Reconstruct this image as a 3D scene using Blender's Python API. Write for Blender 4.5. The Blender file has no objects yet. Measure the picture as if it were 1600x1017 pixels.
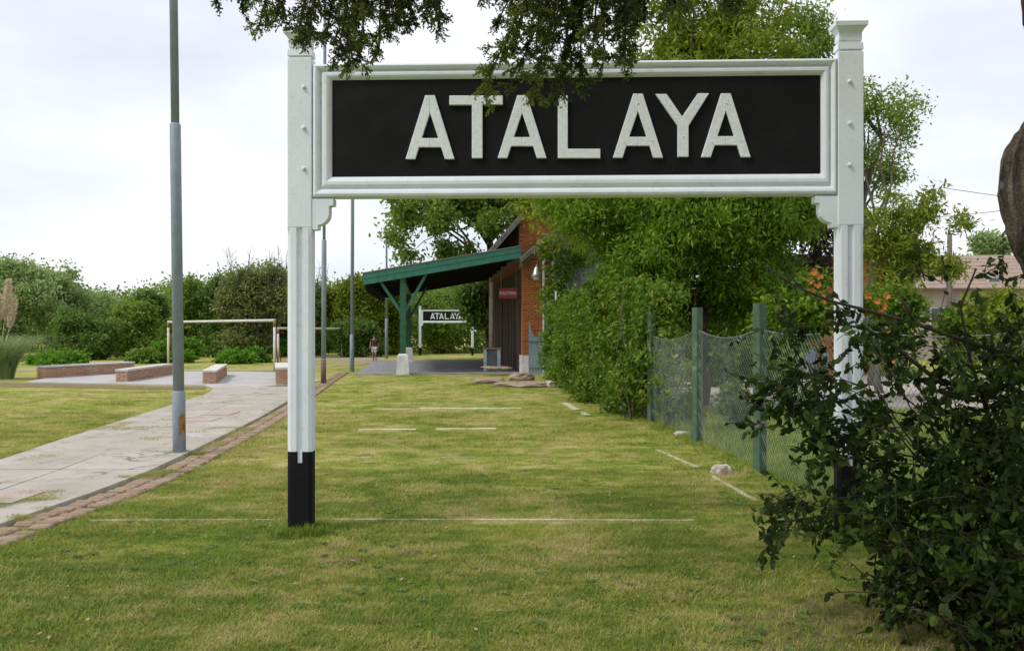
import bpy, bmesh, math, random
import numpy as np
from mathutils import Vector, Matrix

# ------------------------------------------------------------------ camera, sky, sun, exposure
SC = bpy.context.scene
COL = SC.collection
EYE, F, CX, HY = 1.55, 1400.0, 800.0, 516.0        # eye height, focal length (px of the 1600 px photo), centre, horizon row
cam_d = bpy.data.cameras.new('camera')
cam = bpy.data.objects.new('camera', cam_d)
COL.objects.link(cam)
cam.location = (0, 0, EYE)
cam.rotation_euler = (math.radians(90), 0, 0)
cam_d.sensor_width = 36
cam_d.lens = 36 * F / 1600
cam_d.shift_y = (HY - 508.5) / 1600
cam_d.clip_end = 3000
SC.camera = cam

SUN_EL, SUN_AZ = math.radians(52), math.radians(-118)   # azimuth measured from +Y towards +X
w = bpy.data.worlds.new('World')
SC.world = w
w.use_nodes = True
nt = w.node_tree
nt.nodes.clear()
out = nt.nodes.new('ShaderNodeOutputWorld')
mix = nt.nodes.new('ShaderNodeMixShader')
bg1 = nt.nodes.new('ShaderNodeBackground')
bg2 = nt.nodes.new('ShaderNodeBackground')
sky = nt.nodes.new('ShaderNodeTexSky')
sky.sky_type = 'NISHITA'
sky.sun_disc = False
sky.sun_elevation = SUN_EL
sky.sun_rotation = SUN_AZ
nt.links.new(sky.outputs[0], bg1.inputs[0])
bg1.inputs[1].default_value = 0.12
tc = nt.nodes.new('ShaderNodeTexCoord')
mp = nt.nodes.new('ShaderNodeMapping')
mp.inputs['Scale'].default_value = (1.0, 1.0, 2.6)
nz = nt.nodes.new('ShaderNodeTexNoise')
nz.inputs['Scale'].default_value = 2.3
nz.inputs['Detail'].default_value = 5
nz.inputs['Roughness'].default_value = 0.5
rp = nt.nodes.new('ShaderNodeValToRGB')
rp.color_ramp.elements[0].position = 0.34
rp.color_ramp.elements[0].color = (0.60, 0.635, 0.715, 1)
rp.color_ramp.elements[1].position = 0.62
rp.color_ramp.elements[1].color = (0.86, 0.87, 0.89, 1)
nt.links.new(tc.outputs['Generated'], mp.inputs[0])
nt.links.new(mp.outputs[0], nz.inputs['Vector'])
nt.links.new(nz.outputs[0], rp.inputs[0])
nt.links.new(rp.outputs[0], bg2.inputs[0])
bg2.inputs[1].default_value = 0.95
mix.inputs[0].default_value = 0.9
nt.links.new(bg1.outputs[0], mix.inputs[1])
nt.links.new(bg2.outputs[0], mix.inputs[2])
nt.links.new(mix.outputs[0], out.inputs[0])

sun_d = bpy.data.lights.new('sun', 'SUN')
sun_d.energy = 1.5
sun_d.angle = math.radians(14)
sun_d.color = (1.0, 0.95, 0.87)
sun = bpy.data.objects.new('sun', sun_d)
COL.objects.link(sun)
sd = Vector((math.sin(SUN_AZ) * math.cos(SUN_EL), math.cos(SUN_AZ) * math.cos(SUN_EL), math.sin(SUN_EL)))
sun.rotation_euler = sd.to_track_quat('Z', 'Y').to_euler()
sun.location = (-20, -10, 30)
SC.view_settings.view_transform = 'Standard'
SC.view_settings.look = 'None'
SC.view_settings.exposure = 0.48
SC.view_settings.gamma = 1.0
SC.view_settings.use_curve_mapping = False
SC.cycles.max_bounces = 8
SC.cycles.diffuse_bounces = 4
SC.cycles.transmission_bounces = 4

# ------------------------------------------------------------------ helpers
R = random.Random(7)
RN = np.random.default_rng(7)

def G(px, py):                      # photo pixel on the ground -> (x, y)
    Y = EYE * F / (py - HY)
    return ((px - CX) / F * Y, Y)
def X(px, Y): return (px - CX) / F * Y
def Z(py, Y): return EYE - (py - HY) / F * Y
def P(px, py, Y): return Vector((X(px, Y), Y, Z(py, Y)))

def tag(o, label=None, cat=None, group=None, kind=None):
    if label: o['label'] = label
    if cat: o['category'] = cat
    if group: o['group'] = group
    if kind: o['kind'] = kind
    return o

def thing(name, label, cat, loc=(0, 0, 0), group=None):
    o = bpy.data.objects.new(name, None)
    o.empty_display_size = 0.2
    COL.objects.link(o)
    o.location = loc
    return tag(o, label, cat, group)

def root_loc(o):
    v = Vector((0, 0, 0))
    while o is not None:
        v += Vector(o.location)
        o = o.parent
    return v

def link(name, me, mat, parent=None):
    o = bpy.data.objects.new(name, me)
    COL.objects.link(o)
    if mat is not None and len(me.materials) == 0:
        me.materials.append(mat)
    if parent is not None:
        o.parent = parent
    return o

class MB:
    def __init__(s): s.v = []; s.f = []; s.sm = []
    def add(s, vs, fs, smooth=False):
        b = len(s.v)
        s.v += [tuple(v) for v in vs]
        s.f += [tuple(i + b for i in f) for f in fs]
        s.sm += [smooth] * len(fs)
        return s
    def hexa(s, p):                 # 8 points: bottom 4 ccw, top 4 ccw
        return s.add(p, [(3, 2, 1, 0), (4, 5, 6, 7), (0, 1, 5, 4), (1, 2, 6, 5), (2, 3, 7, 6), (3, 0, 4, 7)])
    def box(s, c, size, M=None, bev=0.0):
        hx, hy, hz = size[0] / 2, size[1] / 2, size[2] / 2
        if bev <= 0:
            p = [(-hx, -hy, -hz), (hx, -hy, -hz), (hx, hy, -hz), (-hx, hy, -hz), (-hx, -hy, hz), (hx, -hy, hz), (hx, hy, hz), (-hx, hy, hz)]
            f = [(3, 2, 1, 0), (4, 5, 6, 7), (0, 1, 5, 4), (1, 2, 6, 5), (2, 3, 7, 6), (3, 0, 4, 7)]
        else:
            b = min(bev, hx * .9, hy * .9, hz * .9)
            ring = [(-hx + b, -hy), (hx - b, -hy), (hx, -hy + b), (hx, hy - b), (hx - b, hy), (-hx + b, hy), (-hx, hy - b), (-hx, -hy + b)]
            p = []; f = []
            k0 = (hx - b) / hx; k1 = (hy - b) / hy
            for z, sc in ((-hz, 1), (-hz + b, 0), (hz - b, 0), (hz, 1)):
                for (x, y) in ring:
                    p.append((x * (k0 if sc else 1), y * (k1 if sc else 1), z))
            for k in range(3):
                for i in range(8):
                    j = (i + 1) % 8
                    f.append((k * 8 + i, k * 8 + j, k * 8 + 8 + j, k * 8 + 8 + i))
            f.append(tuple(range(7, -1, -1))); f.append(tuple(range(24, 32)))
        q = [Vector(v) for v in p]
        if M is not None: q = [M @ v for v in q]
        c = Vector(c)
        return s.add([v + c for v in q], f)
    def bar(s, a, b, wx, wz, up=(0, 0, 1)):
        a = Vector(a); b = Vector(b)
        d = (b - a); L = d.length; d.normalize()
        u = Vector(up)
        sx = d.cross(u)
        if sx.length < 1e-4: sx = d.cross(Vector((1, 0, 0)))
        sx.normalize(); sz = sx.cross(d)
        p = []
        for base in (a, b):
            for (i, j) in ((-1, -1), (1, -1), (1, 1), (-1, 1)):
                p.append(base + sx * (i * wx / 2) + sz * (j * wz / 2))
        return s.add(p, [(3, 2, 1, 0), (4, 5, 6, 7), (0, 1, 5, 4), (1, 2, 6, 5), (2, 3, 7, 6), (3, 0, 4, 7)])
    def tube(s, pts, rad, n=8, caps=True):
        pts = [Vector(p) for p in pts]
        if not hasattr(rad, '__len__'): rad = [rad] * len(pts)
        vs = []; fs = []
        prev = None
        for i, p in enumerate(pts):
            d = (pts[min(i + 1, len(pts) - 1)] - pts[max(i - 1, 0)])
            if d.length < 1e-9: d = Vector((0, 0, 1))
            d.normalize()
            if prev is None:
                u = d.cross(Vector((0, 1, 0)))
                if u.length < .2: u = d.cross(Vector((1, 0, 0)))
            else:
                u = prev - d * prev.dot(d)
            u.normalize(); prev = u
            v = d.cross(u)
            for k in range(n):
                a = 2 * math.pi * k / n
                vs.append(p + (u * math.cos(a) + v * math.sin(a)) * rad[i])
        for i in range(len(pts) - 1):
            for k in range(n):
                j = (k + 1) % n
                fs.append((i * n + k, i * n + j, (i + 1) * n + j, (i + 1) * n + k))
        s.add(vs, fs, True)
        if caps:
            b = len(s.v) - len(vs)
            s.f.append(tuple(b + k for k in range(n - 1, -1, -1))); s.sm.append(False)
            s.f.append(tuple(b + (len(pts) - 1) * n + k for k in range(n))); s.sm.append(False)
        return s
    def prism(s, prof, a, b, ax, ay):   # 2D profile swept from a to b; ax, ay the profile axes
        a = Vector(a); b = Vector(b); ax = Vector(ax); ay = Vector(ay); n = len(prof)
        vs = [a + ax * x + ay * y for x, y in prof] + [b + ax * x + ay * y for x, y in prof]
        fs = [(i, (i + 1) % n, n + (i + 1) % n, n + i) for i in range(n)]
        fs += [tuple(range(n - 1, -1, -1)), tuple(range(n, 2 * n))]
        return s.add(vs, fs)
    def mesh(s, name, off=(0, 0, 0)):
        me = bpy.data.meshes.new(name)
        ox, oy, oz = off
        me.from_pydata([(x - ox, y - oy, z - oz) for x, y, z in s.v], [], s.f)
        bm = bmesh.new(); bm.from_mesh(me)
        bmesh.ops.recalc_face_normals(bm, faces=bm.faces)
        bm.to_mesh(me); bm.free()
        if any(s.sm):
            me.polygons.foreach_set('use_smooth', s.sm)
        return me
    def build(s, name, mat, parent=None, **kw):
        me = s.mesh(name, root_loc(parent) if parent is not None else (0, 0, 0))
        o = link(name, me, mat, parent)
        return tag(o, **kw) if kw else o

def np_mesh(name, v, f, tint=None):
    me = bpy.data.meshes.new(name)
    n = f.shape[1]
    me.vertices.add(len(v)); me.vertices.foreach_set('co', np.ascontiguousarray(v, dtype=np.float32).ravel())
    me.loops.add(f.size); me.loops.foreach_set('vertex_index', np.ascontiguousarray(f, dtype=np.int32).ravel())
    me.polygons.add(len(f)); me.polygons.foreach_set('loop_start', np.arange(0, f.size, n, dtype=np.int32))
    me.update(calc_edges=True)
    if tint is not None:
        a = me.attributes.new('tint', 'FLOAT', 'FACE')
        a.data.foreach_set('value', np.ascontiguousarray(tint, dtype=np.float32))
    return me

# ------------------------------------------------------------------ materials
def nodes(name):
    m = bpy.data.materials.new(name)
    m.use_nodes = True
    n = m.node_tree
    b = n.nodes['Principled BSDF']
    return m, n, b
def noise(n, scale, detail=4, rough=.55, vec=None, stretch=None):
    t = n.nodes.new('ShaderNodeTexNoise')
    t.inputs['Scale'].default_value = scale
    t.inputs['Detail'].default_value = detail
    t.inputs['Roughness'].default_value = rough
    if vec is None:
        g = n.nodes.new('ShaderNodeNewGeometry'); vec = g.outputs['Position']
    if stretch:
        mpn = n.nodes.new('ShaderNodeMapping'); mpn.inputs['Scale'].default_value = stretch
        n.links.new(vec, mpn.inputs[0]); vec = mpn.outputs[0]
    n.links.new(vec, t.inputs['Vector'])
    return t.outputs[0]
def ramp(n, fac, stops):
    r = n.nodes.new('ShaderNodeValToRGB')
    e = r.color_ramp.elements
    while len(e) < len(stops): e.new(0.5)
    for k, (p, c) in enumerate(stops):
        e[k].position = p
        e[k].color = (*c, 1) if hasattr(c, '__len__') else (c, c, c, 1)
    n.links.new(fac, r.inputs[0])
    return r.outputs[0]
def mixc(n, fac, a, b, mode='MIX'):
    m = n.nodes.new('ShaderNodeMix'); m.data_type = 'RGBA'; m.blend_type = mode
    for s, v in ((0, fac), (6, a), (7, b)):
        if hasattr(v, 'links'): n.links.new(v, m.inputs[s])
        elif s == 0: m.inputs[0].default_value = v
        else: m.inputs[s].default_value = (*v, 1)
    return m.outputs[2]
def bump(n, b, h, strength=.3, dist=.01):
    bp = n.nodes.new('ShaderNodeBump')
    bp.inputs['Strength'].default_value = strength
    bp.inputs['Distance'].default_value = dist
    n.links.new(h, bp.inputs['Height'])
    n.links.new(bp.outputs[0], b.inputs['Normal'])
def surf(name, c, rough=.7, c2=None, scale=4, lo=.4, hi=.65, bs=0, bscale=60, bdist=.004, metal=0, spec=.5, c3=None, s3=18, stretch=None):
    m, n, b = nodes(name)
    b.inputs['Roughness'].default_value = rough
    b.inputs['Metallic'].default_value = metal
    b.inputs['Specular IOR Level'].default_value = spec
    if c2 is None: c2 = tuple(x * .8 for x in c)
    col = ramp(n, noise(n, scale, 6, .6, stretch=stretch), [(lo, c), (hi, c2)])
    if c3 is not None:
        f = ramp(n, noise(n, s3, 6, .65), [(.58, 0.0), (.7, 1.0)])
        col = mixc(n, f, col, c3)
    n.links.new(col, b.inputs['Base Color'])
    if bs: bump(n, b, noise(n, bscale, 5, .6), bs, bdist)
    return m
def leafmat(name, dark, mid, light, transl=.35, rough=.55, spec=.3):
    m, n, b = nodes(name)
    a = n.nodes.new('ShaderNodeAttribute'); a.attribute_name = 'tint'
    col = ramp(n, a.outputs['Fac'], [(.05, dark), (.5, mid), (.95, light)])
    n.links.new(col, b.inputs['Base Color'])
    b.inputs['Roughness'].default_value = rough
    b.inputs['Specular IOR Level'].default_value = spec
    t = n.nodes.new('ShaderNodeBsdfTranslucent')
    n.links.new(col, t.inputs[0])
    mx = n.nodes.new('ShaderNodeMixShader'); mx.inputs[0].default_value = transl
    o = n.nodes['Material Output']
    n.links.new(b.outputs[0], mx.inputs[1]); n.links.new(t.outputs[0], mx.inputs[2]); n.links.new(mx.outputs[0], o.inputs[0])
    return m

GRASS_G, GRASS_M, GRASS_Y, SOIL = (.170, .250, .030), (.335, .362, .066), (.52, .44, .20), (.24, .16, .09)
def lawn_colour(n, dry=0.0):
    g = n.nodes.new('ShaderNodeNewGeometry'); pos = g.outputs['Position']
    big = noise(n, .42, 5, .62, pos, (1.0, .55, 1))
    mid = noise(n, 1.7, 4, .6, pos, (.75, 1.25, 1))
    fine = noise(n, 38, 3, .6, pos)
    mid2 = noise(n, 6.0, 5, .68, pos, (.6, 1.35, 1))
    s0 = n.nodes.new('ShaderNodeMath'); s0.operation = 'MULTIPLY_ADD'
    n.links.new(mid2, s0.inputs[0]); s0.inputs[1].default_value = .62; s0.inputs[2].default_value = -.40
    s = n.nodes.new('ShaderNodeMath'); s.operation = 'MULTIPLY_ADD'
    n.links.new(mid, s.inputs[0]); s.inputs[1].default_value = .58
    s2 = n.nodes.new('ShaderNodeMath'); s2.operation = 'MULTIPLY_ADD'
    n.links.new(big, s2.inputs[0]); s2.inputs[1].default_value = .55; n.links.new(s0.outputs[0], s2.inputs[2])
    n.links.new(s2.outputs[0], s.inputs[2])
    s3 = n.nodes.new('ShaderNodeMath'); s3.operation = 'MULTIPLY_ADD'
    n.links.new(fine, s3.inputs[0]); s3.inputs[1].default_value = .28
    n.links.new(s.outputs[0], s3.inputs[2])
    # drier turf in the middle distance, greener near the sign and along the fence
    sep = n.nodes.new('ShaderNodeSeparateXYZ'); n.links.new(pos, sep.inputs[0])
    mr = n.nodes.new('ShaderNodeMapRange'); n.links.new(sep.outputs[1], mr.inputs[0])
    mr.inputs[1].default_value = 5; mr.inputs[2].default_value = 15
    mr.inputs[3].default_value = -.035 + dry; mr.inputs[4].default_value = .02 + dry
    ad = n.nodes.new('ShaderNodeMath'); ad.operation = 'ADD'
    n.links.new(s3.outputs[0], ad.inputs[0]); n.links.new(mr.outputs[0], ad.inputs[1])
    ct = n.nodes.new('ShaderNodeMath'); ct.operation = 'MULTIPLY_ADD'
    n.links.new(ad.outputs[0], ct.inputs[0]); ct.inputs[1].default_value = 1.7; ct.inputs[2].default_value = -.49
    return ct.outputs[0], pos

def mk_ground():
    m, n, b = nodes('turf_soil')
    f, pos = lawn_colour(n)
    col = ramp(n, f, [(.38, GRASS_G), (.56, GRASS_M), (.76, GRASS_Y)])
    br = ramp(n, noise(n, 2.6, 6, .7, pos, (.7, 1.5, 1)), [(.57, 0.0), (.68, .9)])
    col = mixc(n, br, col, SOIL)
    col = mixc(n, ramp(n, noise(n, 90, 3, .6, pos), [(.3, .55), (.6, 1.0)]), (.15, .14, .04), col)
    n.links.new(col, b.inputs['Base Color'])
    b.inputs['Roughness'].default_value = .95
    b.inputs['Specular IOR Level'].default_value = .1
    bump(n, b, noise(n, 45, 5, .7, pos), .8, .03)
    return m
def mk_blade(name, k=1.0, dry=0.0):
    m, n, b = nodes(name)
    f, pos = lawn_colour(n, dry)
    oi = n.nodes.new('ShaderNodeObjectInfo')
    r = n.nodes.new('ShaderNodeMath'); r.operation = 'MULTIPLY_ADD'
    n.links.new(oi.outputs['Random'], r.inputs[0]); r.inputs[1].default_value = .22
    n.links.new(f, r.inputs[2])
    sb = n.nodes.new('ShaderNodeMath'); sb.operation = 'SUBTRACT'
    n.links.new(r.outputs[0], sb.inputs[0]); sb.inputs[1].default_value = .11
    col = ramp(n, sb.outputs[0], [(.36, tuple(x * k for x in GRASS_G)), (.56, tuple(x * k for x in GRASS_M)), (.78, tuple(x * k for x in GRASS_Y))])
    if dry == 0:
        br = ramp(n, noise(n, 2.6, 6, .7, pos, (.7, 1.5, 1)), [(.58, 0.0), (.68, .5)])
        col = mixc(n, br, col, (.34, .245, .12))
    n.links.new(col, b.inputs['Base Color'])
    b.inputs['Roughness'].default_value = .6
    b.inputs['Specular IOR Level'].default_value = .25
    t = n.nodes.new('ShaderNodeBsdfTranslucent'); n.links.new(col, t.inputs[0])
    mx = n.nodes.new('ShaderNodeMixShader'); mx.inputs[0].default_value = .3
    o = n.nodes['Material Output']
    n.links.new(b.outputs[0], mx.inputs[1]); n.links.new(t.outputs[0], mx.inputs[2]); n.links.new(mx.outputs[0], o.inputs[0])
    return m

def mk_brick(name, a, b2, c3):
    m, n, b = nodes(name)
    oi = n.nodes.new('ShaderNodeObjectInfo')
    at = n.nodes.new('ShaderNodeAttribute'); at.attribute_name = 'tint'
    ad = n.nodes.new('ShaderNodeMath'); ad.operation = 'ADD'
    n.links.new(oi.outputs['Random'], ad.inputs[0]); n.links.new(at.outputs['Fac'], ad.inputs[1])
    fr = n.nodes.new('ShaderNodeMath'); fr.operation = 'FRACT'; n.links.new(ad.outputs[0], fr.inputs[0])
    col = ramp(n, fr.outputs[0], [(0, a), (.55, b2), (1, c3)])
    col = mixc(n, ramp(n, noise(n, 25, 5, .7), [(.35, 0.0), (.8, .6)]), col, tuple(x * .6 for x in b2))
    n.links.new(col, b.inputs['Base Color'])
    b.inputs['Roughness'].default_value = .9
    bump(n, b, noise(n, 120, 4, .6), .4, .004)
    return m

M = {}
M['white'] = surf('white_paint', (.76, .80, .87), .5, (.70, .735, .80), 3, .42, .7, .4, 40, .005, c3=(.63, .65, .68), s3=13)
M['letter'] = surf('letter_white_paint', (.82, .85, .90), .6, (.73, .76, .81), 26, .4, .68, .8, 60, .006)
M['black'] = surf('black_paint', (.0075, .0075, .0085), .6, (.012, .012, .014), 5, .4, .7, .15, 80, .002, spec=.14)
M['pole'] = surf('grey_pole_paint', (.25, .30, .35), .5, (.195, .235, .275), 6, .35, .7, .1, 60, .002, c3=(.22, .24, .26), s3=12)
M['oldrust'] = surf('dull_rust', (.14, .095, .075), .9, (.19, .12, .09), 12)
M['rust'] = surf('rust', (.17, .085, .04), .9, (.34, .19, .06), 20, .4, .6, .4, 90)
M['green'] = surf('green_paint', (.030, .165, .115), .5, (.022, .12, .085), 5, .4, .7, .1, 40, stretch=(1, 1, .3))
M['dgreen'] = surf('dark_green_paint', (.018, .11, .055), .45, (.012, .075, .038), 5, .4, .7)
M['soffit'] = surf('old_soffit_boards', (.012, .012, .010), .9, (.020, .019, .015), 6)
M['fencepost'] = surf('green_concrete_post', (.075, .135, .085), .85, (.050, .095, .058), 7, .4, .65, .4, 70, c3=(.20, .22, .14), s3=5)
M['wire'] = surf('galvanised_wire', (.27, .31, .28), .6, (.16, .19, .16), 8)
M['concrete'] = surf('path_concrete', (.43, .40, .37), .9, (.33, .30, .26), 1.1, .4, .65, .35, 60, c3=(.27, .235, .17), s3=3)
def mk_path():
    m, n, b = nodes('worn_path_concrete')
    g = n.nodes.new('ShaderNodeNewGeometry'); pos = g.outputs['Position']
    col = ramp(n, noise(n, 1.0, 7, .65, pos), [(.36, (.45, .415, .375)), (.62, (.36, .32, .27))])
    col = mixc(n, ramp(n, noise(n, 2.1, 7, .7, pos, (1, .6, 1)), [(.54, 0.0), (.68, .75)]), col, (.27, .225, .145))
    col = mixc(n, ramp(n, noise(n, 9, 5, .7, pos), [(.60, 0.0), (.72, .55)]), col, (.20, .185, .16))
    vo = n.nodes.new('ShaderNodeTexVoronoi'); vo.feature = 'DISTANCE_TO_EDGE'; vo.inputs['Scale'].default_value = .75
    nd = n.nodes.new('ShaderNodeTexNoise'); nd.inputs['Scale'].default_value = 3; n.links.new(pos, nd.inputs['Vector'])
    mv = n.nodes.new('ShaderNodeVectorMath'); mv.operation = 'MULTIPLY_ADD'
    n.links.new(nd.outputs['Color'], mv.inputs[0]); mv.inputs[1].default_value = (.5, .5, .5); n.links.new(pos, mv.inputs[2])
    n.links.new(mv.outputs[0], vo.inputs['Vector'])
    cr = ramp(n, vo.outputs['Distance'], [(.004, 1.0), (.013, 0.0)])
    ck = n.nodes.new('ShaderNodeMath'); ck.operation = 'MULTIPLY'; n.links.new(cr, ck.inputs[0])
    n.links.new(ramp(n, noise(n, .6, 2, .5, pos), [(.48, 0.0), (.56, .8)]), ck.inputs[1])
    col = mixc(n, ck.outputs[0], col, (.12, .10, .075))
    n.links.new(col, b.inputs['Base Color']); b.inputs['Roughness'].default_value = .92
    bump(n, b, noise(n, 60, 5, .65, pos), .4, .004)
    return m
M['concrete'] = mk_path()
M['plaza'] = surf('plaza_paving', (.45, .44, .435), .9, (.37, .36, .355), 1.5, .4, .65, .2, 40)
M['redtile'] = surf('worn_red_tile', (.42, .31, .29), .9, (.43, .38, .34), 4)
M['platform'] = surf('dark_platform_paving', (.22, .22, .235), .8, (.30, .30, .31), 3, .4, .6)
M['edge_brick'] = mk_brick('edging_brick', (.27, .18, .12), (.32, .225, .16), (.36, .28, .20))
M['brick'] = mk_brick('orange_brick', (.36, .115, .035), (.42, .15, .045), (.30, .085, .032))
M['bench_brick'] = mk_brick('bench_brick', (.46, .24, .15), (.52, .32, .22), (.55, .38, .28))
M['mortar'] = surf('mortar', (.30, .20, .13), .95, (.22, .14, .09), 6)
M['cap'] = surf('bench_cap', (.66, .64, .60), .8, (.52, .50, .46), 5)
M['soil'] = surf('bare_soil', (.15, .105, .05), .95, (.24, .19, .085), 6, .4, .65, .6, 30, .02)
M['field_path'] = surf('field_path_dirt', (.36, .30, .20), .95, (.27, .23, .13), 1.2)
M['road'] = surf('dusty_road', (.50, .44, .40), .95, (.42, .36, .32), 1.0, .4, .65, .3, 30)
M['chalk'] = surf('lawn_line_lime', (.50, .47, .34), .95, (.34, .31, .17), 5, .42, .56)
M['lime'] = surf('fresh_lawn_lime', (.58, .55, .42), .95, (.40, .37, .22), 5, .4, .65)
M['rock'] = surf('pinkish_stone', (.34, .26, .20), .9, (.26, .20, .14), 5, .4, .65, .6, 14, .03)
M['palerock'] = surf('pale_stone', (.60, .57, .52), .9, (.42, .36, .30), 8, .4, .65, .6, 14, .02, c3=(.36, .20, .13), s3=5)
M['wood_dark'] = surf('dark_brown_boards', (.050, .026, .018), .8, (.075, .045, .032), 5, stretch=(1, 1, .2))
M['wood_grey'] = surf('weathered_wood', (.16, .14, .11), .9, (.10, .09, .07), 6, stretch=(1, 1, .3))
M['barge'] = surf('grey_barge_board', (.13, .14, .11), .85, (.07, .075, .055), 5)
M['blueboard'] = surf('blue_grey_boards', (.16, .22, .26), .8, (.21, .27, .30), 4, stretch=(2, 1, .3))
M['pipe'] = surf('pale_pipe', (.52, .62, .62), .6, (.33, .40, .40), 6)
M['redsign'] = surf('red_sign_paint', (.26, .018, .03), .6, (.20, .012, .02), 5)
M['plinth'] = surf('white_plinth', (.68, .68, .68), .85, (.52, .51, .50), 4)
M['greybox'] = surf('grey_render', (.15, .17, .17), .9, (.10, .12, .12), 4)
M['greyroof'] = surf('grey_roof_sheet', (.20, .19, .18), .8, (.15, .14, .13), 3)
M['tileroof'] = surf('brown_roof', (.34, .26, .21), .9, (.27, .20, .16), 3, stretch=(1, 1, 3))
M['housewall'] = surf('pale_house_wall', (.46, .40, .35), .9, (.38, .33, .28), 1.5)
M['glass'] = surf('window_glass', (.06, .08, .10), .12, (.10, .12, .15), 2)
M['frame_white'] = surf('window_frame_paint', (.66, .66, .64), .6)
M['bark'] = surf('bark', (.10, .075, .055), .95, (.055, .04, .03), 9, .4, .62, .9, 22, .03, stretch=(1, 1, .25))
M['bark_near'] = surf('furrowed_conifer_bark', (.036, .024, .017), .95, (.19, .14, .105), 13, .40, .62, 1.0, 26, .06, stretch=(1, 1, .13), c3=(.25, .22, .19), s3=11)  # dark streaks paint the shade of the furrows into the bark colour
M['bark_grey'] = surf('grey_bark', (.15, .135, .115), .95, (.09, .08, .065), 9, .4, .62, .6, 22, .02, stretch=(1, 1, .25))
M['twig_red'] = surf('reddish_twig', (.045, .028, .018), .8, (.022, .014, .010), 9)
M['car'] = surf('blue_grey_car_paint', (.22, .27, .34), .3, (.20, .25, .32), 1)
M['rubber'] = surf('rubber', (.02, .02, .02), .9)
M['chrome'] = surf('bare_metal', (.5, .5, .5), .35, metal=.8)
M['skin'] = surf('skin', (.35, .20, .13), .6)
M['hair'] = surf('dark_hair', (.02, .014, .01), .7)
M['darktop'] = surf('dark_top_cloth', (.05, .03, .028), .9)
M['shorts'] = surf('pale_cloth', (.62, .58, .50), .9)
M['plume'] = surf('pampas_plume', (.72, .62, .48), .95, (.60, .50, .36), 8)
L = {}
L['lush'] = leafmat('lush_leaves', (.036, .100, .006), (.140, .260, .014), (.320, .440, .040), .48)
L['yellow'] = leafmat('yellow_green_leaves', (.110, .160, .010), (.200, .265, .018), (.330, .380, .040), .45)
L['olive'] = leafmat('olive_leaves', (.110, .185, .022), (.200, .310, .042), (.32, .42, .085), .48)
L['willow'] = leafmat('grey_green_leaves', (.22, .31, .10), (.33, .44, .17), (.43, .53, .25), .55)
L['dark'] = leafmat('dark_leaves', (.065, .130, .022), (.13, .225, .040), (.21, .31, .065), .45)
L['twiggy'] = leafmat('brownish_leaves', (.13, .165, .045), (.22, .265, .08), (.31, .33, .135), .45)
L['lime'] = leafmat('bright_low_leaves', (.070, .180, .012), (.120, .280, .016), (.180, .360, .035), .42)
L['hedge'] = leafmat('hedge_leaves', (.050, .110, .006), (.115, .220, .014), (.270, .330, .040), .42)
L['bush'] = leafmat('glossy_dark_leaves', (.012, .024, .005), (.030, .056, .009), (.090, .135, .020), .33, .6, .15)
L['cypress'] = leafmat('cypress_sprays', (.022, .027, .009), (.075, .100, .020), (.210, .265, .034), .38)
L['purple'] = leafmat('dark_brown_leaves', (.030, .026, .014), (.050, .042, .024), (.08, .07, .035))
L['weed'] = leafmat('weed_leaves', (.09, .16, .04), (.14, .23, .06), (.22, .30, .09))
L['flower'] = surf('orange_flower', (.60, .15, .03), .7, (.70, .22, .04), 20)
L['pampas'] = leafmat('pampas_blades', (.17, .24, .10), (.27, .35, .15), (.38, .45, .23), .4)
M['ground'] = mk_ground()
M['blade'] = mk_blade('grass_blades')
M['weedgreen'] = mk_blade('lush_grass_blades', 1.15, -.14)
L['flower'] = surf('orange_flower', (.46, .12, .03), .8, (.52, .19, .04), 20)

# ------------------------------------------------------------------ foliage
def unit(a): return a / np.maximum(np.linalg.norm(a, axis=-1, keepdims=True), 1e-9)

def leaves(pos, L_, W_, rng, out=None, droop=0.0, up=.5, tint=None):
    n = len(pos)
    d = unit(rng.normal(size=(n, 3)) + np.array([0, 0, -droop]))
    nrm = rng.normal(size=(n, 3)) + np.array([0, 0, up])
    if out is not None: nrm = nrm + .6 * out
    s = unit(np.cross(d, unit(nrm)))
    l = (L_ * rng.uniform(.7, 1.3, n))[:, None]; ww = (W_ * rng.uniform(.7, 1.3, n))[:, None]
    v = np.empty((n, 4, 3))
    v[:, 0] = pos; v[:, 1] = pos + d * l * .5 + s * ww * .5; v[:, 2] = pos + d * l; v[:, 3] = pos + d * l * .5 - s * ww * .5
    f = np.arange(n * 4).reshape(n, 4)
    return v.reshape(-1, 3), f

def crown_pts(blobs, n_cl, per, cr, rng, shell=.55):
    B = np.array(blobs, dtype=float)                 # cx cy cz rx ry rz
    wgt = (B[:, 3] * B[:, 4] + B[:, 4] * B[:, 5] + B[:, 3] * B[:, 5]); wgt /= wgt.sum()
    ix = rng.choice(len(B), n_cl, p=wgt)
    d = unit(rng.normal(size=(n_cl, 3)))
    r = rng.uniform(shell, 1.0, n_cl)[:, None]
    c = B[ix, :3] + d * r * B[ix, 3:]
    k = rng.uniform(.6, 1.35, n_cl)
    o = rng.normal(size=(n_cl, per, 3)) * np.array([1, 1, .75]) * .55
    p = c[:, None, :] + o * (cr * k)[:, None, None]
    outw = np.repeat(d, per, axis=0)
    tint = np.clip(np.repeat(rng.uniform(.25, .75, n_cl), per) + rng.normal(size=n_cl * per) * .13, 0, 1)
    return p.reshape(-1, 3), outw, tint, c

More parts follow.
